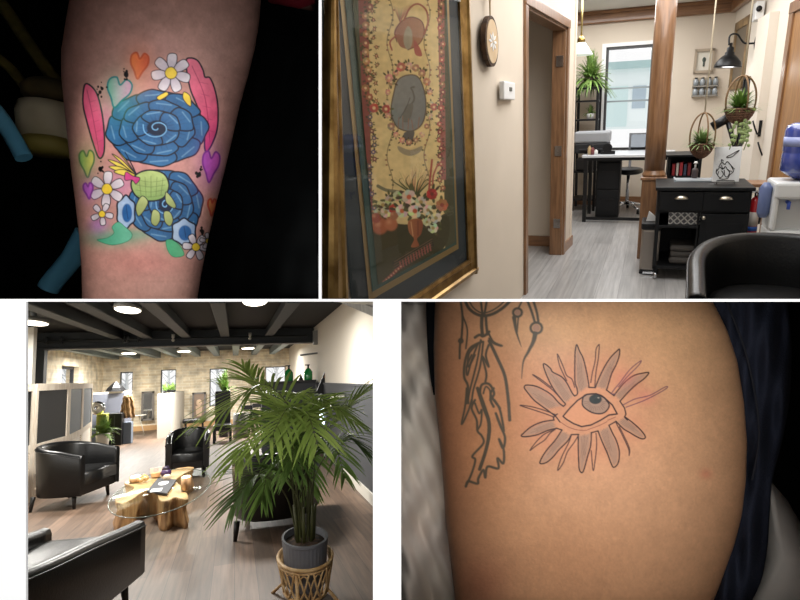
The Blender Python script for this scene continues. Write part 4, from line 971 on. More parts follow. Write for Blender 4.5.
for k, (px, hh, cc) in enumerate(((589.5, .12, (176, 150, 110)), (592.5, .1, (120, 60, 60)), (596, .07, (220, 220, 215)))):
    c = H.y(px, 150, Yd+.1); bt = thing('bottle', ('amber bottle at the desk edge, leftmost of the three small ones', 'short red bottle on the desk between amber and white ones', 'small white jar on the desk right of the red bottle')[k], 'bottle', (c.x, Yd+.1, zd+.001), 0, g)
    part('body', MB().lathe([(.0, 0), (.025, 0), (.027, hh*.7), (.012, hh*.85), (.012, hh)], n=16), M('bottle_col%d' % k, cc, .3), bt)
    part('cap', MB().cyl((0, 0, hh), (0, 0, hh+.02), .014, n=12), m_blk, bt)
# office chair
c = H.z(628, 205, 0); oc = thing('office_chair', 'black seated office chair with a mesh back and chrome star base', 'chair', (c.x, 8.72, 0)); 
Ych = 8.72; sz = H.y(628, 170, Ych).z; sw = (H.y(642, 172, Ych).x-H.y(613, 172, Ych).x)/2; bz0 = H.y(630, 150, Ych+.55).z; bz1 = H.y(630, 132.5, Ych+.55).z
part('seat', MB().lathe([(0, 0), (.8, 0), (.97, .02), (1, .05), (.96, .085), (.7, .1), (0, .1)], n=32), m_leath, oc); s_ = [q for q in oc.children if q.name.startswith('seat')][0]; s_.scale = (sw, .3, .8); s_.location = (0, .0, sz-.05)
sl_ = H.y(628.5, 150, Ych+.3).x-c.x; bkm = MB(); bkm.bb((sl_, .3, bz0), (sl_+.03, .33, bz1)); bkm.bb((sw*1.44, .3, bz0), (sw*1.5, .33, bz1)); bkm.bb((sl_, .3, bz1-.02), (sw*1.5, .33, bz1)); bkm.bb((sl_, .3, bz0), (sw*1.5, .33, bz0+.02)); bkm.tube([(0, .02, sz-.1), (0, .26, sz-.08), (0, .33, sz+.1), (0, .33, bz0+.02)], .02)
part('back_frame', bkm, M('chair_frame_grey', (110, 112, 116), .5), oc); part('mesh_back', MB().bb((sl_+.02, .31, bz0+.02), (sw*1.46, .315, bz1-.02)), glass('mesh_weave', (205, 208, 212), gloss=.02), oc)
part('gas_lift', MB().cyl((0, 0, .12), (0, 0, sz-.04), .025), m_chrome, oc); 
for k in range(5):
    a = 2*PI*k/5+.3; lg = part('base_arm', MB().tube([(0, 0, .13), (.16*math.cos(a), .16*math.sin(a), .11), (.3*math.cos(a), .3*math.sin(a), .07)], [.025, .02, .014]), m_chrome, oc)
    part('castor', MB().cyl((.3*math.cos(a)-.02, .3*math.sin(a), .03), (.3*math.cos(a)+.02, .3*math.sin(a), .03), .03), m_blk, lg)

# ---------------------------------------------------------------- black cart and what stands on it
Yk = 5.12; ka, kb = H.y(655, 230, Yk), H.y(747.5, 230, Yk); kw = kb.x-ka.x; zk = H.y(700, 187, Yk).z; kd = .62
ct = thing('rolling_cart', 'black kitchen cart with two drawers, open shelf and door beside the column', 'cart', (ka.x, Yk, 0))
part('top', MB().bb((-.02, -.03, zk-.03), (kw+.02, kd, zk)), m_blkw, ct, bevel=.006)
car = MB(); car.bb((0, 0, .1), (.03, kd-.03, zk-.03)); car.bb((kw-.03, 0, .1), (kw, kd-.03, zk-.03)); car.bb((kw*.46, 0, .1), (kw*.48, kd-.03, zk-.03)); car.bb((0, kd-.05, .1), (kw, kd-.03, zk-.03)); car.bb((0, 0, .1), (kw, kd-.03, .13)); car.bb((0, 0, zk-.22), (kw, kd-.03, zk-.2))
zsf = H.y(685, 226, Yk).z; car.bb((0, .0, zsf-.02), (kw*.46, kd-.03, zsf)); part('carcass', car, m_blkw, ct, bevel=.003)
m_pull = M('brushed_pull', (190, 182, 166), .3, metal=1)
for k in range(2):
    x0_ = (.02, kw*.5)[k]; dd = part('drawer', MB().bb((x0_, -.018, zk-.2), (x0_+kw*.47, 0, zk-.04)), m_blkw, ct, bevel=.004)
    cx_ = x0_+kw*.235; cp = MB(); cp.grid(lambda u, v: (cx_-.055+.11*u, -.018-.03*math.sin(PI*v/2)*math.sin(PI*u)**.5, zk-.1-.0+.03*math.cos(PI*v/2)*math.sin(PI*u)**.5), 14, 8); part('cup_pull', cp, m_pull, dd, solid=.003)
dr = part('door', MB().bb((kw*.49, -.018, .12), (kw-.01, 0, zk-.225)).bb((kw*.55, -.024, .2), (kw*.94, -.018, zk-.3)), m_blkw, ct, bevel=.004)
part('knob', MB().ball((kw*.52, -.035, zsf+.08), .017), m_pull, dr)
for (x, y) in ((.03, .03), (kw-.03, .03), (.03, kd-.08), (kw-.03, kd-.08)):
    lg = part('leg', MB().bb((x-.02, y-.02, .07), (x+.02, y+.02, .11)), m_blkw, ct); part('castor', MB().cyl((x-.012, y, .033), (x+.012, y, .033), .033), m_chrome, lg)
# tissue box on the shelf
tb = H.y(681, 222, Yk+.08); tk = thing('tissue_box', 'grey lattice-patterned tissue box on the open shelf of the cart', 'tissue box', (H.y(684, 220, Yk+.08).x, Yk+.06, zsf+.001))
k_ = N('lattice_pattern'); setp(k_.b, .8); tc = k_.n('ShaderNodeTexCoord'); sp_ = k_.n('ShaderNodeSeparateXYZ'); k_.l(tc.outputs['Object'], sp_.inputs[0])
def mth(op, a_, b_=None):
    q_ = k_.n('ShaderNodeMath', operation=op)
    for i_, v_ in enumerate((a_, b_)):
        if v_ is None: continue
        if isinstance(v_, (int, float)): q_.inputs[i_].default_value = v_
        else: k_.l(v_, q_.inputs[i_])
    return q_.outputs[0]
u_ = mth('ADD', sp_.outputs['X'], sp_.outputs['Z']); v_ = mth('SUBTRACT', sp_.outputs['X'], sp_.outputs['Z'])
s1 = mth('ABSOLUTE', mth('SINE', mth('MULTIPLY', u_, 55.0))); s2 = mth('ABSOLUTE', mth('SINE', mth('MULTIPLY', v_, 55.0)))
ln = mth('LESS_THAN', mth('MINIMUM', s1, s2), .42); mx_ = k_.n('ShaderNodeMixRGB'); k_.l(ln, mx_.inputs[0]); mx_.inputs[1].default_value = lin((96, 96, 100))+(1,); mx_.inputs[2].default_value = lin((206, 206, 202))+(1,); k_.l(mx_.outputs[0], k_.b.inputs['Base Color'])
part('box', MB().bb((-.13, 0, 0), (.13, .13, .11)), k_.m, tk, bevel=.003)
ti = MB(); ti.grid(lambda u, v: (-.07+.14*u+.012*math.sin(v*7), .065+.02*math.sin(u*11+v*3), .11+.075*v*(.6+.4*math.sin(u*PI))+.012*math.sin(u*9)*v), 16, 8); part('tissue', ti, m_wht, tk, solid=.002)
lo = H.y(680, 245, Yk+.1); solo('folded_towels', MB().bb((-.12, 0, 0), (.12, .3, .06)).bb((-.115, .01, .06), (.115, .29, .12)).bb((-.12, .0, .12), (.11, .3, .17)), M('grey_towel', (78, 74, 70), .95), 'stack of dark grey towels in the lower open bay of the cart', 'towels', (H.y(684, 250, Yk+.1).x, Yk+.08, .131), bevel=.02)
# tray with soap bottle, line drawing on an easel
def on_top(px, py): return H.z(px, py, zk)
c = on_top(700, 181); solo('tray', MB().bb((-.17, -.1, 0), (.17, .12, .012)).bb((-.17, -.1, .012), (-.155, .12, .02)).bb((.155, -.1, .012), (.17, .12, .02)), M('grey_tray', (150, 158, 164), .4), 'pale grey tray lying on the cart top under the spray bottle', 'tray', (on_top(693, 180).x, c.y+.02, zk+.001))
c = on_top(694, 179); sb = thing('pump_bottle', 'white and dark pump bottle standing on the tray', 'bottle', (c.x, c.y-.03, zk+.014))
part('body', MB().lathe([(0, 0), (.026, 0), (.028, .01), (.028, .07), (.022, .085), (.01, .09)], n=20), M('dark_label', (72, 62, 64), .5), sb); part('pump', MB().cyl((0, 0, .09), (0, 0, .13), .009, n=10).cyl((0, 0, .13), (0, 0, .15), .02, .012, n=12), m_wht, sb)
c = on_top(725, 184); pw_, ph_ = (H.y(740, 160, c.y).x-H.y(712, 160, c.y).x)*.97, H.y(725, 146, c.y).z-zk-.01
ez = thing('drawing_on_easel', 'framed black line drawing on white paper propped on a wire easel', 'drawing', (c.x, c.y, zk), 0, None)
tl = Matrix.Rotation(.16, 3, 'X')   # leaning back
cvp = [(-pw_/2, 0, .02), (pw_/2, 0, .02), (pw_/2, .0, ph_), (-pw_/2, .0, ph_)]
lean = lambda p: (p[0], p[1]+.12*(p[2]), p[2])
pb = MB(); pb.hexa([lean(p) for p in cvp], [lean((p[0], p[1]+.012, p[2])) for p in cvp]); part('sheet', pb, M('paper_white', (226, 228, 228), .7), ez)
dl = MB(); uvp = lambda u, v: Vector(lean((-pw_/2+pw_*u, -.002, .02+(ph_-.02)*v)))
for q_ in ([(.2, .42), (.3, .56), (.42, .5), (.5, .58), (.62, .5), (.72, .42), (.8, .36)], [(.15, .3), (.25, .42), (.35, .36), (.45, .44), (.55, .34), (.7, .3)], [(.22, .3), (.2, .18), (.32, .12), (.4, .22), (.32, .32)], [(.42, .34), (.46, .18), (.56, .14), (.62, .26), (.55, .36)], [(.3, .48), (.36, .38), (.44, .4)],
           [(.3, .56), (.28, .64), (.36, .6)], [(.66, .46), (.76, .3), (.64, .2), (.58, .1), (.4, .07), (.26, .1)], [(.5, .74), (.62, .78), (.74, .84), (.9, .9)], [(.52, .7), (.66, .72), (.78, .8), (.9, .9)], [(.5, .74), (.46, .7), (.52, .7)], [(.18, .2), (.12, .28), (.15, .38)]):
    dl.tube([uvp(a_, b_) for a_, b_ in spline(q_, 6)], .0033, 6)
part('drawn_lines', dl, M('ink', (30, 30, 32), .8), ez)
es = MB(); es.tube([(-.07, -.03, .004), (-.07, .0, .03), (.07, .0, .03), (.07, -.03, .004)], .003, 6); es.tube([(-.05, .16, .004), (-.05, .035, ph_*.6), (.05, .035, ph_*.6), (.05, .16, .004)], .003, 6); part('wire_stand', es, m_blk, ez)
# dark pipe-like tube leaning, shelf behind the column
c = H.y(715, 122, 5.6); tb = MB().tube([H.y(716, 132, 5.65), H.y(724, 120, 5.65)], .04, 16)
# low cabinet behind the cart with files
c = H.y(690, 160, 6.3); zcab = H.y(690, 154, 6.5).z; fa, fb = H.y(668, 160, 6.4), H.y(702, 160, 6.4)
lc = thing('side_cabinet', 'black side cabinet standing behind the cart right of the column', 'cabinet', (fa.x, 6.4, 0))
part('body', MB().bb((0, 0, 0), (fb.x-fa.x, .5, zcab-.22)), m_blkw, lc); part('top', MB().bb((-.03, -.02, zcab-.02), (fb.x-fa.x+.03, .52, zcab)), m_blkw, lc); part('side', MB().bb((fb.x-fa.x-.03, 0, zcab-.22), (fb.x-fa.x, .5, zcab-.02)).bb((0, .45, zcab-.22), (fb.x-fa.x, .5, zcab-.02)).bb((0, 0, zcab-.22), (.03, .5, zcab-.02)), m_blkw, lc)
bkx = fa.x+.05
for k, (w_, cc) in enumerate(((.03, (150, 40, 46)), (.022, (206, 200, 190)), (.03, (170, 50, 56)), (.026, (60, 70, 90)), (.03, (120, 36, 40)))):
    solo('book', MB().bb((0, 0, 0), (w_, .18, .12+.01*(k % 3))), M('book_cover%d' % k, cc, .6), ('dark red book, leftmost in the side cabinet', 'thin cream book beside the dark red one', 'bright red book in the middle of the row', 'blue-grey book right of the bright red one', 'maroon book at the right end of the row')[k], 'book', (bkx, 6.45, zcab-.219), group='books in the side cabinet'); bkx += w_+.012
# waste bin
c = H.z(648, 274, 0); wbw = (H.y(657.5, 250, c.y).x-H.y(638.5, 250, c.y).x); hb = H.y(648, 223, c.y).z
bn = thing('pedal_bin', 'steel pedal bin with black lid between column and cart', 'bin', (c.x-.0, c.y, 0))
part('body', MB().bb((-wbw/2, 0, .03), (wbw/2, .3, hb-.06)), M('brushed_steel', (150, 142, 134), .38, metal=.8), bn, bevel=.02)
part('lid', MB().bb((-wbw/2-.004, -.01, hb-.065), (wbw/2+.004, .3, hb)), m_blk, bn, bevel=.015); part('base', MB().bb((-wbw/2, -.01, 0), (wbw/2, .3, .035)), m_blk, bn, bevel=.008); part('pedal', MB().bb((-.05, -.035, .012), (.05, .0, .03)), m_chrome, bn)
part('bag', MB().prism([(-.05, 0, 0), (.07, 0, 0), (.02, 0, .05), (-.03, 0, .09)], (0, .1, hb), (0, .13, hb)), m_wht, bn, 'corner of a white bin bag')

# ---------------------------------------------------------------- hanging baskets
def hanging(name, label, px, ptop, pr, pbt, Y, rad_px, seed, mat):
    """rope to the ceiling, round wire frame, woven bowl"""
    c = H.y(px, (pr+pbt)/2, Y); R_ = abs(H.y(px+rad_px, pr, Y).x-c.x); zt_ = H.y(px, ptop, Y).z; zbw = H.y(px, pbt, Y).z; zr = H.y(px, pr, Y).z
    t = thing(name, label, 'hanging planter', (c.x, Y, zbw), 0, None); z = lambda v: v-zbw
    part('cord', MB().tube([(0, 0, z(zt_)), (0, 0, ZC-zbw)], .006, 6), M('cream_cord', (196, 184, 160), .9), t)
    hp = MB(); hh = (zt_-zbw)/2; cz = hh
    for k in range(2):
        a0 = k*PI/2+.3; hp.tube([(R_*math.sin(a_)*math.cos(a0), R_*math.sin(a_)*math.sin(a0), cz+hh*math.cos(a_)) for a_ in np.linspace(0, 2*PI, 40, endpoint=False)], .007, 6, closed=True)
    part('hoop', hp, M('rattan_hoop', (120, 92, 62), .7), t)
    wv = MB(); n2 = 10
    for k in range(n2+1):
        f = k/n2; ph = PI*(.98-.36*f); rr3 = R_*math.sin(ph)*1.02; wv.tube([(rr3*math.cos(a_), rr3*math.sin(a_), cz+hh*math.cos(ph)) for a_ in np.linspace(0, 2*PI, 28, endpoint=False)], .0075, 5, closed=True)
    for k in range(20):
        a_ = 2*PI*k/20; wv.tube([(R_*math.sin(ph)*math.cos(a_)*1.02, R_*math.sin(ph)*math.sin(a_)*1.02, cz+hh*math.cos(ph)) for ph in np.linspace(PI, PI*.62, 8)], .006, 5)
    part('woven_bowl', wv, M('rattan_weave', (116, 84, 64), .8), t)
    rg = np.random.default_rng(seed); fb_ = MB()
    for k in range(260):
        a_ = rg.uniform(0, 6.28); el = rg.uniform(.2, 1.5); L = R_*rg.uniform(1.2, 2.3); P_ = [Vector((L*f*math.cos(el)*math.cos(a_), L*f*math.cos(el)*math.sin(a_), cz-hh*.42+L*f*math.sin(el)*1.0-.35*L*f*f)) for f in (0, .25, .5, .75, 1)]
        sd = Vector((-math.sin(a_), math.cos(a_), 0))*.011; vs = []
        for i, p in enumerate(P_): vs += [p-sd*(1-i/4.5), p+sd*(1-i/4.5)]
        fb_.add(vs, [(2*i, 2*i+1, 2*i+3, 2*i+2) for i in range(4)], 0, True)
    part('foliage', fb_, mat, t); part('soil', MB().ball((0, 0, cz-hh*.5), R_*.8, sc=(1, 1, .5)), M('soil_'+name, (44, 34, 26), .95), t)
    return t
hanging('hanging_planter', 'round rattan hoop planter with wispy grass, hanging left of the line drawing', 701, 113, 146, 158, 5.35, 14.2, 5, m_fern2)
hp2 = hanging('hanging_planter', 'larger rattan planter with bushy green plant, hanging under the black wall lamp', 739, 76, 110, 124, 4.9, 17.2, 6, m_fern)
tr_ = MB(); rg = np.random.default_rng(3)
for k in range(9):
    x = rg.uniform(-.05, .07); z0_ = rg.uniform(-.02, .03); L = rg.uniform(.08, .2)
    tr_.tube([(x, -.05, z0_), (x+.01, -.08, z0_-L*.5), (x-.01, -.07, z0_-L)], .004, 5)
    for q_ in range(5): tr_.ball((x+rg.uniform(-.02, .02), -.08, z0_-L*q_/5), .014, 6, sc=(1, .5, 1))
part('trailing_stems', tr_, M('pale_green_trail', (150, 170, 110), .6), hp2)

# ---------------------------------------------------------------- black wall lamp, frames and other wall pieces on the right
wl0 = RP(757, 43); lp = thing('wall_lamp', 'black barn-style wall lamp with gooseneck arm above the green hanging planter', 'lamp', wl0)
hd = H.y(729, 60, wl0.y-.05); v = hd-wl0; sr = abs(H.y(744, 66, wl0.y).x-H.y(715.5, 66, wl0.y).x)/2
part('wall_plate', MB().lathe([(0, 0), (.075, 0), (.075, .02), (.03, .03), (0, .03)], n=24, rot=Matrix.Rotation(-PI/2, 3, 'Y')), m_blk, lp)
P_ = [wl0, H.y(748, 43.5, wl0.y), H.y(743, 42, wl0.y), H.y(738, 35, wl0.y), H.y(733, 34, wl0.y), H.y(729.5, 37, wl0.y), H.y(729, 45, wl0.y-.02)]
part('gooseneck', MB().tube([p-wl0 for p in spline([tuple(q_) for q_ in P_], 6) for p in [Vector(p)]], .011, 10), m_blk, lp)
zt1, zb1 = H.y(729, 43, wl0.y).z-wl0.z, H.y(729, 67.5, wl0.y).z-wl0.z; xs_ = H.y(729, 60, wl0.y).x-wl0.x; tl_ = Matrix.Rotation(.04, 3, 'Y')
hL = zt1-zb1
part('shade', MB().lathe([(sr, -hL/2), (sr*.98, -hL/2+.02), (sr*.9, -hL*.28), (sr*.6, -hL*.08), (sr*.36, hL*.02), (sr*.34, hL*.12), (sr*.26, hL*.14), (sr*.25, hL*.3), (sr*.12, hL*.36), (sr*.11, hL*.5), (0, hL*.5)], c=(xs_, 0, (zt1+zb1)/2), n=36, rot=tl_), m_blk, lp)
part('bulb_disc', MB().lathe([(0, 0), (sr*.93, 0), (sr*.93, .004), (0, .004)], c=(xs_, 0, zb1+.006), n=32, rot=tl_), M('lamp_diffuser', (250, 250, 255), .4, emit=(245, 245, 255), estr=3), lp)
light('POINT', (wl0.x+xs_, wl0.y, wl0.z+zb1-.05), 4, .08)
def flat_on_right(name, label, cat, y0_, y1_, z0_, z1_, fr_w, fmat, imat, t=.03):
    t_ = thing(name, label, cat, (rw(y1_), y1_, z0_)); t_.matrix_world = HERE.M @ Matrix.Translation((rw(y1_), y1_, z0_)) @ Matrix.Rotation(math.atan(.077), 4, 'Z')
    L = y1_-y0_; h_ = z1_-z0_; f = MB()
    f.bb((-t, -L, 0), (0, -L+fr_w, h_)); f.bb((-t, -fr_w, 0), (0, 0, h_)); f.bb((-t, -L, 0), (0, 0, fr_w)); f.bb((-t, -L, h_-fr_w), (0, 0, h_)); part('frame', f, fmat, t_, bevel=.004)
    part('panel', MB().bb((-t*.4, -L+fr_w, fr_w), (0, -fr_w, h_-fr_w)), imat, t_); return t_
a_, b_ = RP(752, 20), RP(735.5, 40)
m_wfr = M('weathered_frame', (150, 122, 82), .6, c2=(112, 88, 58), scale=8)
flat_on_right('wooden_frame', 'weathered wooden frame on the right wall behind the black lamp', 'frame', a_.y, min(b_.y, 9.1), RP(745, 88).z, RP(752, 14).z, .1, m_wfr, M('frame_backing', (112, 100, 84), .8))
a_, b_ = RP(757.5, 100), RP(749, 100); flat_on_right('dark_board', 'tall narrow black board leaning on the right wall behind the planters', 'board', a_.y, b_.y+.3, .82, RP(752, 76).z, .03, m_blk, M('board_black', (20, 22, 24), .6))
c = RP(763, 10, .01); cb = thing('camera_box', 'small white box with a black lens high on the right wall', 'sensor', c); part('housing', MB().bb((-.09, -.12, -.11), (0, .1, .08)), m_wht, cb, bevel=.01); part('lens', MB().lathe([(0, 0), (.03, 0), (.03, .02), (0, .02)], c=(-.06, -.125, .0), n=20, rot=Matrix.Rotation(PI/2, 3, 'X')), m_blk, cb)
pz = RP(761, 20).z; pl_y = RP(760, 100).y; pm = MB(); rprism(pl_y-.35, pl_y+.15, 0, c.z-.11, 0, .09, pm); struct('trim_pilaster', pm, m_wall2)
g = 'black hooks on the right wall'
for k, (px, py) in enumerate(((760, 128), (765, 149))):
    c = RP(px, py, .09 if k == 0 else .09); c = H.y(px, py, pl_y-.35); hk = solo('wall_hook', MB().bb((-.015, -.012, -.09), (.015, .0, .08)).tube([(0, -.01, -.06), (-.03, -.06, -.06), (-.06, -.07, .0), (-.09, -.07, .08)], .009, 8), m_blk, ('upper black hook on the cream pilaster', 'lower black hook on the cream pilaster')[k], 'hook', (c.x, c.y, c.z), group=g)
# small frame and bottle rack on the back wall
c = H.y(704, 61, YB-.01); fh = abs(H.y(704, 50, YB).z-H.y(704, 74, YB).z)/2; fw_ = abs(H.y(714, 60, YB).x-H.y(694, 60, YB).x)/2
pf = thing('small_framed_picture', 'small framed picture with a dark motif on the back wall', 'framed picture', (c.x, YB, c.z))
fm2 = MB(); fm2.bb((-fw_, -.04, -fh), (-fw_*.75, 0, fh)); fm2.bb((fw_*.75, -.04, -fh), (fw_, 0, fh)); fm2.bb((-fw_, -.04, fh*.78), (fw_, 0, fh)); fm2.bb((-fw_, -.04, -fh), (fw_, 0, -fh*.78))
part('frame', fm2, M('taupe_frame', (168, 152, 132), .7), pf); part('picture', MB().bb((-fw_*.75, -.01, -fh*.78), (fw_*.75, 0, fh*.78)), M('pale_print', (216, 210, 196), .8), pf); part('motif', MB().ball((0, -.015, fh*.1), fh*.22, sc=(.7, .1, 1)).cyl((0, -.015, -fh*.45), (0, -.015, fh*.1), .012), M('motif_ink', (70, 80, 72), .8), pf)
c = H.y(705, 87, YB); br_ = thing('bottle_rack', 'wall rack holding eight small glass bottles under the small picture', 'rack', (c.x, YB, c.z)); rw_ = abs(H.y(718, 87, YB).x-H.y(692, 87, YB).x)/2; rh_ = abs(H.y(705, 78, YB).z-H.y(705, 97, YB).z)/2
part('backboard', MB().bb((-rw_, -.02, -rh_), (rw_, 0, rh_)), M('pale_board', (186, 172, 150), .8), br_)
for j in range(2):
    part('rail', MB().bb((-rw_, -.1, -rh_+j*rh_-.0), (rw_, -.02, -rh_+j*rh_+.02)), M('rail_grey%d' % j, (140, 136, 128), .6), br_)
m_jar = M('jar_glass', (150, 156, 160), .15, spec=.8)
for j in range(2):
    for i in range(4):
        x = c.x-rw_+rw_*2*(i+.5)/4; zz = c.z-rh_+j*rh_+.0215
        q_ = thing('glass_bottle', 'small glass bottle with dark stopper in the wall rack, %s row, %s' % (('lower', 'upper')[j], ('leftmost', 'second from left', 'third from left', 'rightmost')[i]), 'bottle', (x, YB-.06, zz), 0, 'glass bottles in the wall rack')
        part('body', MB().lathe([(0, 0), (.035, 0), (.038, rh_*.5), (.018, rh_*.68), (.018, rh_*.72)], n=12), m_jar, q_); part('stopper', MB().cyl((0, 0, rh_*.72), (0, 0, rh_*.85), .022, n=10), m_blk, q_)
# leaning dark speaker-like arm between planters
a = MB().tube([H.y(716, 126, 5.7)-H.y(722, 122, 5.7), H.y(727, 118, 5.7)-H.y(722, 122, 5.7)], .045, 4)
p_ = H.y(722, 122, 5.7); da_ = thing('desk_lamp', 'black adjustable lamp with a bar head rising behind the line drawing', 'lamp', (H.y(731, 182, 5.7).x, 5.7, zk)); o_ = Vector((H.y(731, 182, 5.7).x, 5.7, zk))
part('head', MB().tube([H.y(712, 127, 5.7)-o_, H.y(728, 118, 5.7)-o_], .04, 12), m_blk, da_); part('stand', MB().tube([Vector((0, 0, .01)), H.y(736, 150, 5.7)-o_, H.y(727, 119, 5.7)-o_], .022, 10), m_blk, da_); part('foot', MB().cyl((0, -.02, 0), (0, -.02, .02), .05), m_blk, da_)

# ---------------------------------------------------------------- wooden ledge, extinguisher, water cooler, armchair
Yx = 5.5; c = H.y(752, 186, Yx); zl_ = H.y(752, 184, Yx).z; la, lb = H.y(750, 184, Yx), H.y(773, 184, Yx)
ldg = thing('oak_ledge', 'small oak ledge on a bracket between cart and water cooler', 'ledge', (la.x, Yx, zl_))
part('board', MB().bb((0, 0, -.03), (lb.x-la.x, .3, 0)), m_oakh, ldg, bevel=.006); part('bracket', MB().bb((.12, .2, -.2), (.15, .28, -.03)), m_blk, ldg)
c = H.y(755.5, 200, Yx+.1); zb_ = H.y(755, 235, Yx+.1).z
fx = thing('fire_extinguisher', 'red fire extinguisher with white label hanging beside the water cooler', 'fire extinguisher', (c.x, Yx+.1, zb_)); er = abs(H.y(761, 210, Yx).x-H.y(750, 210, Yx).x)/2; eh = H.y(755, 197, Yx+.1).z-zb_
part('cylinder', MB().lathe([(0, 0), (er*.9, 0), (er, .02), (er, eh*.88), (er*.6, eh*.98), (er*.3, eh)], n=28), M('extinguisher_red', (176, 26, 34), .3, coat=.5), fx)
part('label', MB().lathe([(er*1.01, eh*.25), (er*1.01, eh*.62)], n=28), M('label_white', (206, 200, 192), .5), fx); part('blue_tag', MB().lathe([(er*1.02, eh*.12), (er*1.02, eh*.24)], n=28), M('label_blue', (40, 90, 170), .5), fx)
part('valve', MB().cyl((0, 0, eh), (0, 0, eh+.05), er*.3).bb((-er*.9, -.01, eh+.04), (er*.5, .01, eh+.06)), m_chrome, fx); part('hose', MB().tube(spline([(er*.3, 0, eh+.04), (er*1.3, 0, eh), (er*1.25, 0, eh*.5), (er*1.1, 0, eh*.3)], 6), .012, 8), m_blk, fx)
Yw = 4.55; c0 = H.y(774, 200, Yw); zw = H.y(785, 183, Yw).z; ww = .36
wc = thing('water_cooler', 'white water cooler with a big blue bottle against the right wall', 'water cooler', (c0.x+ww/2, Yw+.02, 0))
m_cool = M('cooler_white', (214, 216, 216), .35)
bc = MB(); bc.bb((-ww/2, .0, .02), (ww/2, .34, zw*.62)); bc.bb((-ww/2, .0, zw*.62), (-ww/2+.04, .34, zw-.03)); bc.bb((ww/2-.04, .0, zw*.62), (ww/2, .34, zw-.03)); bc.bb((-ww/2, .1, zw*.6), (ww/2, .34, zw-.03)); bc.bb((-ww/2, -.01, zw-.12), (ww/2, .35, zw))
part('body', bc, m_cool, wc, bevel=.02)
for k in (-1, 1): part('tap', MB().cyl((k*.07, .09, zw*.84), (k*.07, .03, zw*.84), .014).cyl((k*.07, .03, zw*.85), (k*.07, .03, zw*.79), .012), M('tap_%d' % (k+1), ((60, 90, 190), 0, (190, 60, 60))[k+1], .4), wc, ('blue tap', '', 'red tap')[k+1])
part('side_cup_holder', MB().lathe([(0, -.12), (.03, -.12), (.045, -.08), (.045, .1), (.02, .14), (0, .14)], c=(-ww/2-.04, .1, zw*.84), n=20), M('cup_tube_blue', (96, 110, 150), .3), wc)
bt = thing('water_bottle', 'large translucent blue water bottle upside down on the cooler', 'bottle', (c0.x+ww/2, Yw+.19, zw+.001)); bh_ = H.y(795, 123, Yw+.1).z-zw; br3 = .135
part('bottle_body', MB().lathe([(.03, 0), (.06, .02), (br3*.8, .05), (br3, .07), (br3, bh_*.45), (br3*.975, bh_*.47), (br3*.975, bh_*.5), (br3, bh_*.52), (br3, bh_*.86), (br3*.9, bh_*.95), (br3*.6, bh_), (0, bh_)], n=40), M('blue_polycarbonate', (62, 76, 150), .12, spec=.8, coat=.5), bt)
part('label', MB().lathe([(br3*1.01, bh_*.6), (br3*1.01, bh_*.76)], n=40), M('bottle_label', (150, 160, 206), .4), bt)

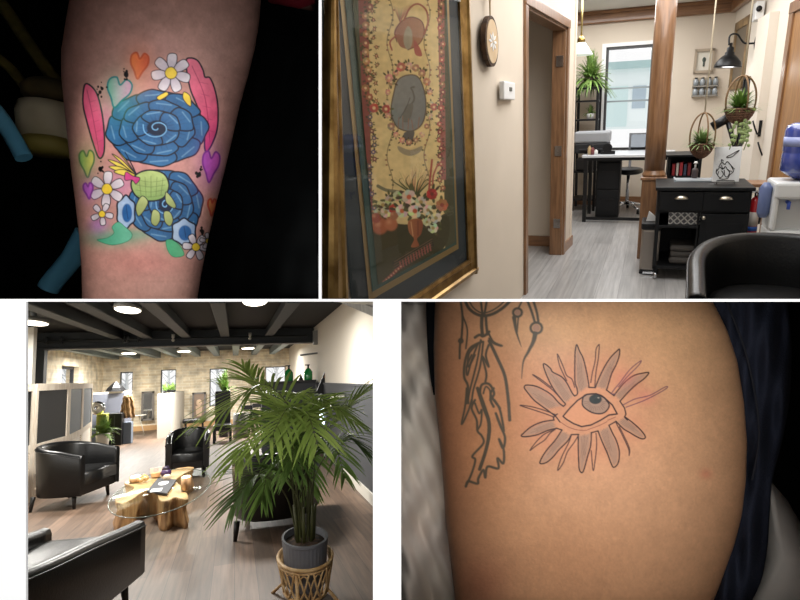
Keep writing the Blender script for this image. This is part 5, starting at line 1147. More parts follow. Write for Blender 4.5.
def barrel_chair(name, label, loc, rz, W=.72, D=.68, Hb=.75, Ha=.62, seat=.43, leg=.16, group=None, mat=None, sy=1.0, th=.09):
    """tub armchair, open front towards local -y"""
    mat = mat or m_leath; t = thing(name, label, 'armchair', loc, rz, group)
    # plan of the wrap: front-left corner, round the back, front-right corner
    def path(f):
        a = -.0+f*1.0
        # straight arms for the first and last fifth, half superellipse between
        if a < .2: return (-W/2, -D/2*sy+(a/.2)*D*.42*sy), (-1, 0), a
        if a > .8: return (W/2, -D/2*sy+((1-a)/.2)*D*.42*sy), (1, 0), a
        q = PI-(a-.2)/.6*PI; c_, s_ = math.cos(q), math.sin(q); e = .82
        x = W/2*abs(c_)**e*(1 if c_ > 0 else -1); y = -D/2*sy+D*.42*sy+D*.58*sy*abs(s_)**e
        nx, ny = c_/(W/2), s_/(D*.58*sy); l_ = math.hypot(nx, ny); return (x, y), (nx/l_, ny/l_), a
    n = 44; prof = 10; vs = []
    for i in range(n+1):
        (x, y), (nx, ny), a = path(i/n); up = math.sin(PI*a)**1.3; h_ = Ha+(Hb-Ha)*up; fl = .03*up
        sec = [(0-.015, leg), (0, leg+.02), (fl*.6, h_*.7), (fl, h_-th*.45), (fl-th*.12, h_-th*.12), (fl-th*.5, h_), (fl-th*.88, h_-th*.12), (fl-th, h_-th*.45), (-th, seat-.05), (-th, leg+.02)]
        for o_, z in sec: vs.append((x+nx*o_, y+ny*o_*1.0, z))
    fs = [(i*prof+j, i*prof+(j+1) % prof, (i+1)*prof+(j+1) % prof, (i+1)*prof+j) for i in range(n) for j in range(prof)]
    mb = MB().add(vs, fs, 0, True); mb.f.append([j for j in range(prof)][::-1]); mb.mi.append(0); mb.sm.append(False); mb.f.append([n*prof+j for j in range(prof)]); mb.mi.append(0); mb.sm.append(False)
    part('barrel_back', mb, mat, t)
    # cushion following the inside of the wrap
    ins = [path(i/24) for i in range(25)]; poly = [(p_[0]-nn[0]*th*.98, p_[1]-nn[1]*th*.98) for p_, nn, _ in ins]
    def dome(k, z): cx_ = 0; cy_ = 0; return [(x*k, (y)*k-(.0), z) for x, y in poly]
    rings = [dome(1, leg+.12), dome(1, seat-.03), dome(.97, seat-.005), dome(.85, seat+.012), dome(.5, seat+.02)]
    m2 = MB(); N_ = len(poly); v2 = [p_ for r_ in rings for p_ in r_]+[(0, 0, seat+.022)]
    f2 = [(r_*N_+i, r_*N_+(i+1) % N_, (r_+1)*N_+(i+1) % N_, (r_+1)*N_+i) for r_ in range(4) for i in range(N_)]+[(4*N_+i, 4*N_+(i+1) % N_, 5*N_) for i in range(N_)]
    part('seat_cushion', m2.add(v2, f2, 0, True), mat, t)
    part('front_rail', MB().bb((-W/2+th, -D/2*sy+.01, leg), (W/2-th, -D/2*sy+.05, seat-.12)), mat, t, bevel=.01)
    pp = []
    for i in range(n+1):
        (x, y), (nx, ny), a = path(i/n); up = math.sin(PI*a)**1.3; h_ = Ha+(Hb-Ha)*up; pp.append((x+nx*(.03*up+.002), y+ny*(.03*up+.002), h_-th*.42))
    part('piping', MB().tube(pp, .006, 6), mat, t)
    for sx in (-1, 1):
        for sy_ in (-1, 1): part('leg', MB().tube([(sx*(W/2-.09), sy_*(D/2*sy-.1)+.02, leg+.02), (sx*(W/2-.075), sy_*(D/2*sy-.085)+.02, 0)], [.03, .017], 10), M('black_leg', (18, 15, 13), .4) if 'black_leg' not in bpy.data.materials else bpy.data.materials['black_leg'], t)
    return t
c = H.z(745, 287, .43)
barrel_chair('barrel_armchair', 'black leather tub armchair in the foreground before the water cooler', (.725, 3.26, 0), -.08, W=.94, D=1.1, Hb=.73, Ha=.63, seat=.42, th=.09)
light('AREA', (0.1, 5.2, ZC-.05), 110, 1.6, aim=(0.1, 5.2, 0), name='hall_fill_light', size_y=4)  # added area fill under the hall ceiling, without a fixture
light('AREA', (-.6, 8.0, ZC-.05), 50, 1.4, aim=(-.6, 8.0, 0), name='far_room_fill_light')  # second added fill, for the far room; no fixture
# ================================================================ bottom left: the lounge
goto(LOUNGE); B = LOUNGE
YB3 = 21.5; XL = -4.05; ZC3 = 2.62
def rx(Y): return 1.50+.024*(Y-6)
m_bf = planks('brown_laminate', (122, 100, 84), (92, 75, 62), (56, 45, 38), .16, 2.6, .46, grain=1.0)
m_brx = bricks('cream_brick', (240, 228, 204), (220, 204, 174), (240, 232, 212), .42, .1, 'x'); m_bry = bricks('cream_brick_side', (240, 228, 204), (220, 204, 174), (236, 226, 204), .6, .1, 'y')
m_black = M('ceiling_black', (16, 18, 19), .8); m_joist = M('joist_grey', (38, 43, 46), .6); m_beam = M('beam_charcoal', (34, 40, 44), .55)
m_pw = M('plaster_white', (222, 214, 200), .8); m_dg = M('charcoal_panel', (58, 60, 64), .7); m_pwt = M('partition_white', (198, 194, 184), .7)
struct('floor_lounge', MB().prism([(-6, 2.0, 0), (2.2, 2.0, 0), (2.6, YB3+.3, 0), (-6, YB3+.3, 0)], (0, 0, -.08), (0, 0, 0)), m_bf)
# back wall with five windows
wins = [(119.5, 132.5, 372, 399), (160.5, 176, 369.5, 394), (209.5, 227, 368.5, 406), (265.5, 286, 366.5, 402)]
def wall_with_holes(name, x0, x1, z1, holes, Y, mat, t=.35):
    mb = MB(); x = x0
    for a, b, c, d in holes:
        mb.bb((x, Y, 0), (a, Y+t, z1)); mb.bb((a, Y, 0), (b, Y+t, c)); mb.bb((a, Y, d), (b, Y+t, z1)); x = b
    mb.bb((x, Y, 0), (x1, Y+t, z1)); return struct(name, mb, mat)
hs = []
for a, b, c, d in wins:
    p, q_ = B.y((a+b)/2, c, YB3), B.y((a+b)/2, d, YB3); l_, r_ = B.y(a, (c+d)/2, YB3).x, B.y(b, (c+d)/2, YB3).x; hs.append((l_, r_, q_.z, p.z))
wall_with_holes('wall_back_lounge', XL-.3, rx(YB3)+.3, ZC3, hs, YB3, m_brx)
m_wf = M('black_window_frame', (40, 42, 46), .5); m_wg = glass('lounge_window_glass', gloss=.05)
for k, (a, b, c, d) in enumerate(hs):
    f = MB(); e = .03; f.bb((a, YB3+.12, c), (a+e, YB3+.2, d)); f.bb((b-e, YB3+.12, c), (b, YB3+.2, d)); f.bb((a, YB3+.12, d-e), (b, YB3+.2, d)); f.bb((a, YB3+.12, c), (b, YB3+.2, c+e))
    w_ = struct('window_%d' % (k+2), f, m_wf); pp = link('pane', MB().bb((a+e, YB3+.15, c+e), (b-e, YB3+.156, d-e)), m_wg); pp.parent = w_
# left wall with a window
la, lb = B.x(61.5, 372, XL), B.x(79, 372, XL); lz0, lz1 = B.x(70, 392, XL).z, B.x(70, 366, XL).z
mb = MB(); mb.bb((XL-.3, 1.4, 0), (XL, la.y, ZC3)); mb.bb((XL-.3, lb.y, 0), (XL, YB3+.3, ZC3)); mb.bb((XL-.3, la.y, 0), (XL, lb.y, lz0)); mb.bb((XL-.3, la.y, lz1), (XL, lb.y, ZC3))
struct('wall_left_lounge', mb, m_bry)
f = MB(); e = .07; f.bb((XL-.2, la.y, lz0), (XL-.12, la.y+e, lz1)); f.bb((XL-.2, lb.y-e, lz0), (XL-.12, lb.y, lz1)); f.bb((XL-.2, la.y, lz1-e), (XL-.12, lb.y, lz1))
w_ = struct('window_6', f, m_wf); pp = link('pane', MB().bb((XL-.16, la.y, lz0), (XL-.155, lb.y, lz1)), m_wg); pp.parent = w_
# right wall, dark wainscot, skirting
def rbox(mb, y0, y1, z0, z1, t0, t1):
    mb.hexa([(rx(y0)-t1, y0, z0), (rx(y0)-t0, y0, z0), (rx(y0)-t0, y0, z1), (rx(y0)-t1, y0, z1)], [(rx(y1)-t1, y1, z0), (rx(y1)-t0, y1, z0), (rx(y1)-t0, y1, z1), (rx(y1)-t1, y1, z1)]); return mb
struct('wall_right_lounge', rbox(MB(), 5.5, YB3+.3, 0, ZC3, -.12, 0), m_pw)
zwn = B.x(372, 387, rx(6.3)-.03).z
struct('wall_wainscot', rbox(MB(), 5.5, 15, 0, zwn, .0, .03), m_dg); struct('trim_wainscot_cap', rbox(MB(), 5.5, 15, zwn, zwn+.03, .0, .045), m_dg)
struct('baseboard_right', rbox(MB(), 5.5, 8.6, 0, .13, .03, .05), m_pwt); 
struct('baseboard_back_lounge', MB().bb((XL, YB3-.03, 0), (1.9, YB3, .16)), M('oak_base', (200, 160, 112), .6))
# ceiling, joists, main beam
struct('ceiling_lounge', MB().prism([(XL-.3, 6.9, 0), (rx(6)+.3, 6.9, 0), (rx(YB3)+.3, YB3+.3, 0), (XL-.3, YB3+.3, 0)], (0, 0, ZC3), (0, 0, ZC3+.06)), m_black)
ybm = 12.9; nj = 0
for px in (24, 80, 150, 218, 292):
    c = B.z(px, 304, 2.45)
    struct('trim_joist', MB().bb((c.x-.05, 7.1, 2.46), (c.x+.05, ybm-.1, ZC3-.001)).bb((c.x-.085, 7.1, 2.43), (c.x+.085, ybm-.1, 2.462)), m_joist, bevel=.008)
for x in np.arange(-3.7, 1.8, .62): struct('trim_far_joist', MB().bb((x-.09, ybm+.3, 2.41), (x+.09, YB3, ZC3-.001)), M('far_joist', (110, 122, 124), .6) if 'far_joist' not in bpy.data.materials else bpy.data.materials['far_joist'])
struct('trim_beam', MB().bb((XL, ybm-.12, 2.30), (rx(ybm), ybm+.12, 2.6)).bb((XL, ybm-.22, 2.27), (rx(ybm), ybm+.22, 2.31)), m_beam, bevel=.01)
pi_ = thing('sprinkler_pipe', 'thin grey sprinkler pipe running along the charcoal ceiling beam', 'pipe', (-1, ybm-.3, 2.42))
part('pipe', MB().tube([(-3, 0, .0), (2.5, 0, .0)], .022, 8), m_joist, pi_)
for px in (46, 61, 124, 128, 139, 173, 250, 322): x = B.y(px, 347, ybm-.3).x+1; part('sprinkler_head', MB().cyl((x, 0, 0), (x, 0, .09), .03, n=8).ball((x, 0, -.03), .035, 8), m_pwt if px in (250, 322, 173) else m_joist, pi_)
cc = B.y(319, 338, 12.2); solo('junction_box', MB().bb((-.12, -.1, -.14), (.1, .1, .16)).tube([(.08, 0, .16), (.2, 0, .1), (.2, 0, -.2), (.02, 0, -.32), (-.4, 0, -.36)], .02, 8), M('grey_box', (120, 120, 118), .5), 'grey junction box with curved conduit where the beam meets the right wall', 'box', cc)
sp_ = B.y(31, 350, 9.6); stp = MB().bb((-.08, -.08, 0), (.08, .08, ZC3)); px0 = B.y(37, 372, ybm)
struct('trim_post_dark', MB().bb((px0.x-.13, ybm-.1, 0), (px0.x+.13, ybm+.1, 2.3)), m_beam)
px1 = B.y(28, 355, 10.6); struct('trim_post_white', MB().bb((px1.x-.09, 10.5, 0), (px1.x+.09, 10.66, 2.5)), m_pwt)
# ceiling lamps
g = 'round ceiling lamps in the lounge'
m_em = M('lamp_glow', (255, 250, 235), .5, emit=(255, 246, 225), estr=5); m_rim = M('lamp_rim', (150, 150, 146), .5)
for k, (px, py, r_, lab) in enumerate(((128, 310, .135, 'round lit ceiling lamp, the whole one nearest the room centre'), (33, 323, .15, 'round lit ceiling lamp cut by the left edge'), (255, 302, .14, 'round lit ceiling lamp at the top edge above the palm'),
                                 (129, 353.5, .17, 'small far lamp behind the beam, left of the other two'), (184, 351.5, .17, 'small far lamp behind the beam, middle of the three'), (248, 348.5, .17, 'small far lamp behind the beam, right of the other two'))):
    c = B.z(px, py, 2.45 if k < 3 else 2.4)
    t = thing('ceiling_lamp', lab, 'lamp', (c.x, c.y, c.z), 0, g)
    ky = 2.7 if k < 3 else 2.4
    part('diffuser', MB().lathe([(0, -.01), (r_*.9, -.01), (r_, .0), (r_, .03), (0, .03)], n=32, sy=ky), m_em, t); part('rim', MB().lathe([(r_*1.02, .0), (r_*1.08, .02), (r_*1.06, .06), (0, .06)], n=32, sy=ky), m_rim, t); part('stem', MB().cyl((0, 0, .05), (0, 0, ZC3-c.z), .04), m_rim, t)
    light('AREA', (c.x, c.y, c.z-.06), (105 if k < 3 else 215), .5, (1, .97, .91), aim=(c.x, c.y, 0))
light('AREA', (-1.2, 4.2, 2.1), 26, 1.2, (1, .95, .88), aim=(-1.0, 6.5, 0))  # added fill for the near end, no lamp hangs here

light('AREA', (-3.7, 6.2, 1.7), 62, 3.4, (1, .98, .95), aim=(1.0, 7.5, .3), name='side_fill_light', size_y=1.6)  # unseen area fill added from the left; no window stands here
light('AREA', (.1, 2.3, 1.80), 20, .5, (1, .98, .94), aim=(.45, 4.2, .8), name='palm_fill_light')  # unseen fill added to brighten the palm from the front
# trees outside the windows
g = 'bare trees outside the lounge windows'
for k, (px, lab) in enumerate(((70, 'pale bare tree outside the left wall window'), (126, 'pale bare tree outside the first window of the back wall'), (168, 'pale bare tree outside the window above the white partition'), (217, 'pale bare tree outside the window left of the palm'), (276, 'pale bare tree outside the window behind the palm'))):
    rg = np.random.default_rng(k); c = B.y(px, 380, 27+k*.3); t = thing('bare_tree', lab, 'tree', (c.x, c.y, 0), 0, g); mb = MB()
    mb.tube([(0, 0, 0), (.05, 0, 1.2), (0, 0, 3.2)], [.09, .07, .03], 7); 
    for j in range(26):
        z0_ = rg.uniform(.5, 2.8); a = rg.uniform(-1, 1); L = rg.uniform(.5, 1.1); mb.tube([(0, 0, z0_), (a*L*.5, rg.uniform(-.2, .2), z0_+L*.35), (a*L, rg.uniform(-.3, .3), z0_+L*.8)], [.025, .016, .006], 5)
    part('branches', mb, M('pale_bark', (206, 210, 212), .9) if 'pale_bark' not in bpy.data.materials else bpy.data.materials['pale_bark'], t)

# ---------------------------------------------------------------- tub chairs
CH = 'black tub chairs around the glass table'
barrel_chair('barrel_armchair', 'black tub chair on the left in front of the folding screen', (-1.99, 9.0, 0), 1.30, W=.98, D=.68, Hb=.80, Ha=.66, seat=.44, group=CH)
barrel_chair('barrel_armchair', 'black tub chair facing the camera beyond the glass table', (-.70, 10.3, 0), .02, W=.62, D=.85, Hb=.76, Ha=.58, seat=.42, group=CH)
barrel_chair('barrel_armchair', 'black tub chair in the lower left corner, nearest and seen from behind', (-1.18, 3.89, 0), PI-.25, W=.72, D=1.9, Hb=.67, Ha=.54, seat=.46, group=CH, th=.1)
barrel_chair('barrel_armchair', 'black tub chair half hidden behind the potted palm', (.42, 6.35, 0), PI-.12, W=.86, D=1.2, Hb=.79, Ha=.70, seat=.44, group=CH)
# tall black chair far back
c = B.z(224, 441, 0); hw = abs(B.y(231, 430, 15.4).x-B.y(215, 430, 15.4).x)/2; t = thing('high_back_chair', 'tall narrow black high-backed chair standing far back left of the palm', 'chair', (-.29, 15.2, 0))
part('backrest', MB().bb((-hw, .5, .42), (hw, .62, 1.26)), m_leath, t, bevel=.03); part('seat', MB().bb((-hw-.02, -.1, .3), (hw+.02, .6, .44)), m_leath, t, bevel=.03)
for sx in (-1, 1):
    for y in (-.06, .56): part('leg', MB().bb((sx*hw-.03, y-.03, 0), (sx*hw+.03, y+.03, .31)), m_blk, t)
c = B.y(222, 384, 15.9); fern('windowsill_plant', 'leafy green houseplant behind the tall black chair', (-.28, 16.7, 1.22), .42, .55, 34, mats=m_fern, seed=9, wid=.05, pot=([(0, -1.22), (.12, -1.22), (.14, -.85), (.05, -.8), (.03, 0)], m_dg))
c = B.z(240, 436, 0); solo('steel_drum', MB().lathe([(0, 0), (.2, 0), (.2, .62), (.18, .64), (0, .64)], n=28), M('drum_steel', (130, 130, 130), .4, metal=.5), 'grey cylindrical bin beside the tall black chair', 'bin', (c.x+.02, 16.2, 0))

# ---------------------------------------------------------------- glass table on a root-wood base
zt_ = .32
pts = [(115, 498), (119, 503.5), (130, 500), (141, 492.5), (150, 489), (157, 493), (160, 500), (168, 500.5), (175, 497), (186, 499), (188, 495), (181, 486), (176, 480), (183, 474), (193, 469), (192, 466.5), (178, 468), (164, 473), (146, 479), (129, 480), (125, 483), (134, 487), (128, 492)]
ctr = B.z(155, 490, zt_-.02); tbl = thing('coffee_table', 'round glass coffee table on a lobed root-wood base', 'coffee table', (ctr.x, ctr.y, 0))
pl3 = [B.z(x, y, zt_-.02) for x, y in pts]; ring = spline([(p.x-ctr.x, p.y-ctr.y, 0) for p in pl3], 5, True); n_ = len(ring)
mb = MB(); lv = [(0, 1.0), (.06, 1.0), (.2, .93), (zt_-.04, 1.0), (zt_-.02, .985)]; vs = []
for z, k in lv:
    for j, p in enumerate(ring): kk = k*(1+.03*math.sin(j*1.7)*math.sin(z*20)); vs.append((p[0]*kk, p[1]*kk, z))
mb.add(vs, [(i*n_+j, i*n_+(j+1) % n_, (i+1)*n_+(j+1) % n_, (i+1)*n_+j) for i in range(len(lv)-1) for j in range(n_)], 0, True)
m_root = M('root_wood', (206, 164, 116), .5, c2=(146, 104, 66), scale=3, stretch=(6, 6, .9), lo=.3, hi=.7)
mb.f.append([(len(lv)-1)*n_+j for j in range(n_)]); mb.mi.append(1); mb.sm.append(False); mb.f.append([j for j in range(n_)][::-1]); mb.mi.append(0); mb.sm.append(False)
part('root_base', mb, [m_root, M('root_top', (214, 176, 130), .45, c2=(176, 132, 86), scale=5)], tbl)
gc = Vector((-.76-ctr.x, 7.45-ctr.y, 0)); part('glass_top', MB().lathe([(0, 0), (.485, 0), (.49, .006), (.485, .012), (0, .012)], c=(gc.x, gc.y, zt_-.018), n=64, sy=3.05), glass('table_glass', (247, 250, 248), gloss=.035, rough=.04), tbl)
part('glass_rim', MB().tube([(gc.x+.488*math.cos(a), gc.y+.488*3.05*math.sin(a), zt_-.012) for a in np.linspace(0, 2*PI, 90, endpoint=False)], .0045, 6, closed=True), M('glass_edge', (96, 108, 100), .25), tbl)
zg = zt_-.005
def ong(px, py, dz=0): return B.z(px, py, zg+dz)
c = ong(162, 489); bk_ = thing('magazine', 'dark brochure with white emblem lying on the glass table', 'magazine', (c.x, c.y, zg+.001))
q4 = [ong(147, 492.5), ong(167, 495), ong(176.5, 481), ong(158, 479.5)]; q4 = [Vector((p.x-c.x, p.y-c.y, 0)) for p in q4]
part('cover', MB().hexa(q4, [p+Vector((0, 0, .018)) for p in q4]), M('brochure_grey', (50, 52, 56), .6), bk_)
ce = sum(q4, Vector())/4; part('emblem', MB().lathe([(0, .0185), (.055, .0185), (.055, .0195), (0, .0195)], c=(ce.x+.0, ce.y+.12, 0), n=20, sy=2.6), m_wht, bk_); part('title', MB().bb((ce.x-.08, ce.y-.42, .0185), (ce.x+.03, ce.y-.22, .0195)), m_wht, bk_)
g = 'lit candle cups on the glass table'
m_flame = M('candle_glow', (255, 240, 200), .5, emit=(255, 236, 190), estr=4)
for k, (px, py, r_, hh, lab) in enumerate(((135.5, 481, .065, .05, 'low wooden candle cup with glowing white top at the left of the table'), (186, 489, .052, .13, 'taller wooden candle cup glowing on the right of the table'))):
    c = ong(px, py); t = thing('candle_cup', lab, 'candle', (c.x, c.y, zg+.001), 0, g)
    part('cup', MB().lathe([(0, 0), (r_, 0), (r_*1.03, hh), (r_*.8, hh), (0, hh-.01)], n=28, sy=2.0), m_root, t); part('glowing_wax', MB().lathe([(0, hh), (r_*.85, hh), (r_*.8, hh+.008), (0, hh+.012)], n=28, sy=2.0), m_flame, t); light('POINT', (c.x, c.y, zg+hh+.06), .35, .04, (1, .8, .5), name='candle_light')
for k, (px, py, r_) in enumerate(((141, 482.5, .03), (146, 481, .034), (144, 478.5, .026))):
    c = ong(px, py); t = thing('glass_bud', ('small amber glass ball beside the left candle cup, nearest', 'small amber glass ball beside the left candle cup, rightmost', 'small amber glass ball beside the left candle cup, farthest')[k], 'ornament', (c.x, c.y, zg+.001), 0, 'amber glass balls on the table')
    part('ball', MB().ball((0, 0, r_), r_, 14, sc=(1, 1.5, 1)), M('amber_glass', (196, 158, 104), .1, spec=.9) if 'amber_glass' not in bpy.data.materials else bpy.data.materials['amber_glass'], t); part('neck', MB().cyl((0, 0, r_*1.9), (0, 0, r_*2.3), r_*.3, n=10), m_root, t)
c = ong(158, 476); t = thing('card_holder', 'wooden holder full of pale business cards at the back of the table', 'card holder', (c.x, c.y, zg+.001)); part('holder', MB().bb((-.07, -.1, 0), (.03, .1, .05)), m_root, t, bevel=.004)
for k in range(4): part('card', MB().bb((-.09+k*.045, -.02+k*.02, .03), (-.05+k*.045, .0+k*.02, .11)), M('card_%d' % k, ((206, 190, 176), (190, 176, 170), (214, 204, 192), (186, 160, 150))[k], .7), t)
c = ong(166, 476); t = thing('jewelled_pot', 'dark purple ornament pot beside the business cards', 'ornament', (c.x, c.y, zg+.001)); part('bowl', MB().lathe([(0, 0), (.05, 0), (.065, .04), (.05, .08), (.03, .09)], n=20), M('purple_pot', (60, 40, 76), .3), t); part('lid', MB().lathe([(.05, .085), (.03, .12), (0, .13)], n=20), M('purple_lid', (40, 30, 52), .3), t)
c = ong(167, 481); solo('small_jar', MB().lathe([(0, 0), (.04, 0), (.042, .06), (.03, .075), (0, .075)], n=20), M('cream_wax', (206, 186, 156), .5), 'small cream jar between the purple pot and the brochure', 'jar', (c.x, c.y, zg+.001))

# ---------------------------------------------------------------- folding screen
J = [(-2.98, 8.3), (-2.60, 9.5), (-2.52, 10.85), (-2.66, 12.4), (-3.0, 14.8)]
scn = thing('folding_screen', 'whitewashed folding screen with chalkboard tops and louvred bottoms', 'folding screen', (J[1][0], J[1][1], 0))
m_ww = M('whitewashed_wood', (232, 222, 206), .7, c2=(214, 198, 178), scale=5, stretch=(4, 4, 1)); m_cb = M('chalkboard_black', (14, 15, 17), .7); m_gb = M('chalkboard_grey', (92, 102, 112), .6)
for k in range(4):
    a, b = Vector(J[k]+(0,)), Vector(J[k+1]+(0,)); L = (b-a).length; d = (b-a)/L; nn = Vector((d.y, -d.x, 0)); o0 = Vector((J[1][0], J[1][1], 0)); a = a-o0; Hs = 1.60
    def P3(u, z, off=0): return a+d*u+Vector((0, 0, z))+nn*off
    def pbx(mb, u0, u1, z0, z1, t0=-.02, t1=.02): mb.hexa([P3(u0, z0, t0), P3(u1, z0, t0), P3(u1, z1, t0), P3(u0, z1, t0)], [P3(u0, z0, t1), P3(u1, z0, t1), P3(u1, z1, t1), P3(u0, z1, t1)])
    s_ = .08 if k < 2 else .13; f = MB(); pbx(f, .01, s_, 0, Hs); pbx(f, L-s_, L-.01, 0, Hs); pbx(f, s_, L-s_, Hs-.1, Hs); pbx(f, s_, L-s_, .66, .76); pbx(f, s_, L-s_, .06, .14)
    pn_ = part('panel_frame', f, m_ww, scn); lv_ = MB(); pbx(lv_, s_, L-s_, .76, Hs-.1, -.006, .006); part('board', lv_, m_cb if k < 2 else m_gb, pn_, 'black chalkboard insert' if k < 2 else 'grey chalkboard insert')
    lo_ = MB()
    for j in range(13):
        z = .155+j*.039; lo_.hexa([P3(s_, z, .016), P3(L-s_, z, .016), P3(L-s_, z+.03, -.012), P3(s_, z+.03, -.012)], [P3(s_, z+.006, .016), P3(L-s_, z+.006, .016), P3(L-s_, z+.036, -.012), P3(s_, z+.036, -.012)])
    part('louvres', lo_, m_ww, pn_)

# ---------------------------------------------------------------- partitions and things at the back
ga, gb = B.y(93, 393, 17.0), B.y(132, 394, 18.0)
q0 = [Vector((ga.x, 17.0, 0)), Vector((gb.x, 18.0, 0)), Vector((gb.x-.02, 18.12, 0)), Vector((ga.x-.02, 17.12, 0))]
struct('wall_grey_partition', MB().hexa(q0, [p+Vector((0, 0, 1.33)) for p in q0]), M('slate_paint', (96, 100, 112), .8)); struct('trim_partition_ledge', MB().hexa([p+Vector((0, 0, 1.331)) for p in q0], [p+Vector((0, 0, 1.38)) for p in q0]), m_pwt)
struct('wall_white_partition', MB().hexa([(B.y(157, 430, 18).x, 18, 0), (B.y(170.5, 430, 17.8).x, 17.8, 0), (B.y(184, 420, 21.2).x, 21.2, 0), (B.y(171, 420, 21.4).x, 21.4, 0)], [(B.y(157, 430, 18).x, 18, 1.25), (B.y(170.5, 430, 17.8).x, 17.8, 1.25), (B.y(184, 420, 21.2).x, 21.2, 1.25), (B.y(171, 420, 21.4).x, 21.4, 1.25)]), m_pwt)
def box_between(name, label, cat, px0, px1, py0, py1, Y, dep, mat, floor=False, bevel=.01, group=None, extra=None):
    a, b = B.y(px0, py1, Y), B.y(px1, py0, Y); z0 = 0 if floor else a.z; t = thing(name, label, cat, ((a.x+b.x)/2, Y, z0), 0, group); w_ = b.x-a.x
    part('body', MB().bb((-w_/2, 0, 0), (w_/2, dep, b.z-z0)), mat, t, bevel=bevel)
    if extra: extra(t, w_, b.z-z0)
    return t
def mirror_like(name, label, cat, px0, px1, py0, py1, Y, fm, pm, fw_=.06):
    a, b = B.y(px0, py1, Y), B.y(px1, py0, Y); t = thing(name, label, cat, ((a.x+b.x)/2, Y, a.z)); w_ = b.x-a.x; h_ = b.z-a.z; f = MB()
    f.bb((-w_/2, -.03, 0), (-w_/2+fw_, .02, h_)); f.bb((w_/2-fw_, -.03, 0), (w_/2, .02, h_)); f.bb((-w_/2, -.03, 0), (w_/2, .02, fw_)); f.bb((-w_/2, -.03, h_-fw_), (w_/2, .02, h_)); part('frame', f, fm, t); part('panel', MB().bb((-w_/2+fw_, -.01, fw_), (w_/2-fw_, .01, h_-fw_)), pm, t); return t, w_, h_
m_mir = M('mirror_silver', (225, 228, 230), .06, metal=1); m_gf = M('grey_frame', (112, 108, 104), .6)
mirror_like('standing_mirror', 'tall grey-framed mirror leaning at the brick wall left of the white partition', 'mirror', 141, 154.5, 391, 421, 21.3, m_gf, m_mir)
t, w_, h_ = mirror_like('framed_poster', 'grey-framed poster with a pale figure against the brick wall', 'poster', 192, 206, 392, 420, 21.3, m_gf, M('poster_ground', (136, 116, 100), .6))
part('pale_motif', MB().ball((0, -.015, h_*.62), w_*.22, 14, sc=(1, .05, 1.2)).prism([(-w_*.18, 0, h_*.12), (w_*.18, 0, h_*.12), (w_*.25, 0, h_*.5), (-w_*.25, 0, h_*.5)], (0, -.02, 0), (0, -.012, 0)), M('poster_motif', (206, 178, 150), .7), t)
box_between('lime_stool', 'lime green upholstered block standing at the grey partition', 'stool', 95.5, 106, 415, 436, 16.4, .4, M('lime_fabric', (118, 124, 48), .8), True, .03, extra=lambda t, w, h: part('seat_pad', MB().bb((-w/2, 0, h), (w/2, .4, h+.03)), M('lime_pad', (168, 172, 60), .8), t, bevel=.01))
c = B.y(98, 408, 16.6); solo('round_mirror', MB().lathe([(0, 0), (.17, 0), (.17, .03), (.12, .04), (0, .02)], n=28, rot=Matrix.Rotation(PI/2, 3, 'X')), m_mir, 'small round mirror leaning above the lime green block', 'mirror', (c.x, 16.55, c.z-.0))
box_between('black_cabinet', 'low black glossy cabinet in front of the grey partition', 'cabinet', 106.5, 122, 413, 436, 16.9, .4, m_blkw, True, .02, extra=lambda t, w, h: part('door_edge', MB().bb((-.01, -.015, .05), (.01, 0, h-.05)), m_joist, t))
c = B.y(127, 415, 17.2); t = thing('tan_coat', 'tan coat hanging in folds at the right end of the grey partition', 'coat', (c.x, 17.30, .66)); mb = MB()
mb.grid(lambda u, v: ((u-.5)*.34*(1-.5*v*v)+.01*math.sin(v*20), -.06*math.sin(PI*u)-.025*math.sin(u*20+v*3), v*.62), 30, 14); part('body', mb, M('tan_cloth', (176, 142, 100), .9, c2=(120, 92, 66), scale=8), t, solid=.02); part('collar', MB().tube([(-.08, -.03, .6), (0, -.09, .55), (.08, -.03, .6)], .03, 8), M('tan_fur', (196, 168, 130), .95), t)
box_between('grey_crate', 'grey box standing below the tan coat', 'box', 123, 131.5, 422, 434, 17.1, .3, M('blue_grey_box', (96, 106, 120), .7), True, .01)
c = B.y(115, 390, 17.5); solo('black_bundle', MB().lathe([(0, 0), (.26, 0), (.2, .1), (.1, .2), (.03, .26), (0, .26)], n=7, smooth=False), m_blk, 'black peaked bag on the ledge of the grey partition', 'bag', (c.x, 17.6, 1.381))
c = B.z(101, 450, 0); t = fern('potted_houseplant', 'green broad-leaved houseplant in a white pot beside the folding screen', (B.y(103, 430, 15.6).x, 15.6, .42), .42, .36, 26, mats=m_fern, seed=12, wid=.07, pot=([(0, -.42), (.1, -.42), (.14, -.1), (.15, 0), (.12, 0), (.1, -.03), (0, -.03)], m_pwt))
for k, (px, dz_) in enumerate(((165, 0), (168, .0), (171, 0))): c = B.y(px, 392, 18.3); fern('trailing_plant', ('small trailing plant on the white partition, leftmost', 'small trailing plant on the white partition, middle', 'small trailing plant on the white partition, rightmost')[k], (c.x, 18.3+k*.3, 1.33), .14, .2, 16, 'little plants on the white partition', m_fern, ([(0, -.08), (.05, -.08), (.06, 0), (0, 0)], m_blk), seed=20+k, wid=.03)
c = B.z(190, 428, 0); t = thing('low_bench', 'low dark stool with a black cushion below the framed poster', 'stool', (B.y(190, 425, 20.2).x+.12, 20.2, 0)); part('cushion', MB().bb((-.33, -.2, .22), (.33, .3, .36)), m_leath, t, bevel=.04)
for sx in (-1, 1): part('leg', MB().bb((sx*.25-.03, 0, 0), (sx*.25+.03, .06, .22)), m_blk, t)
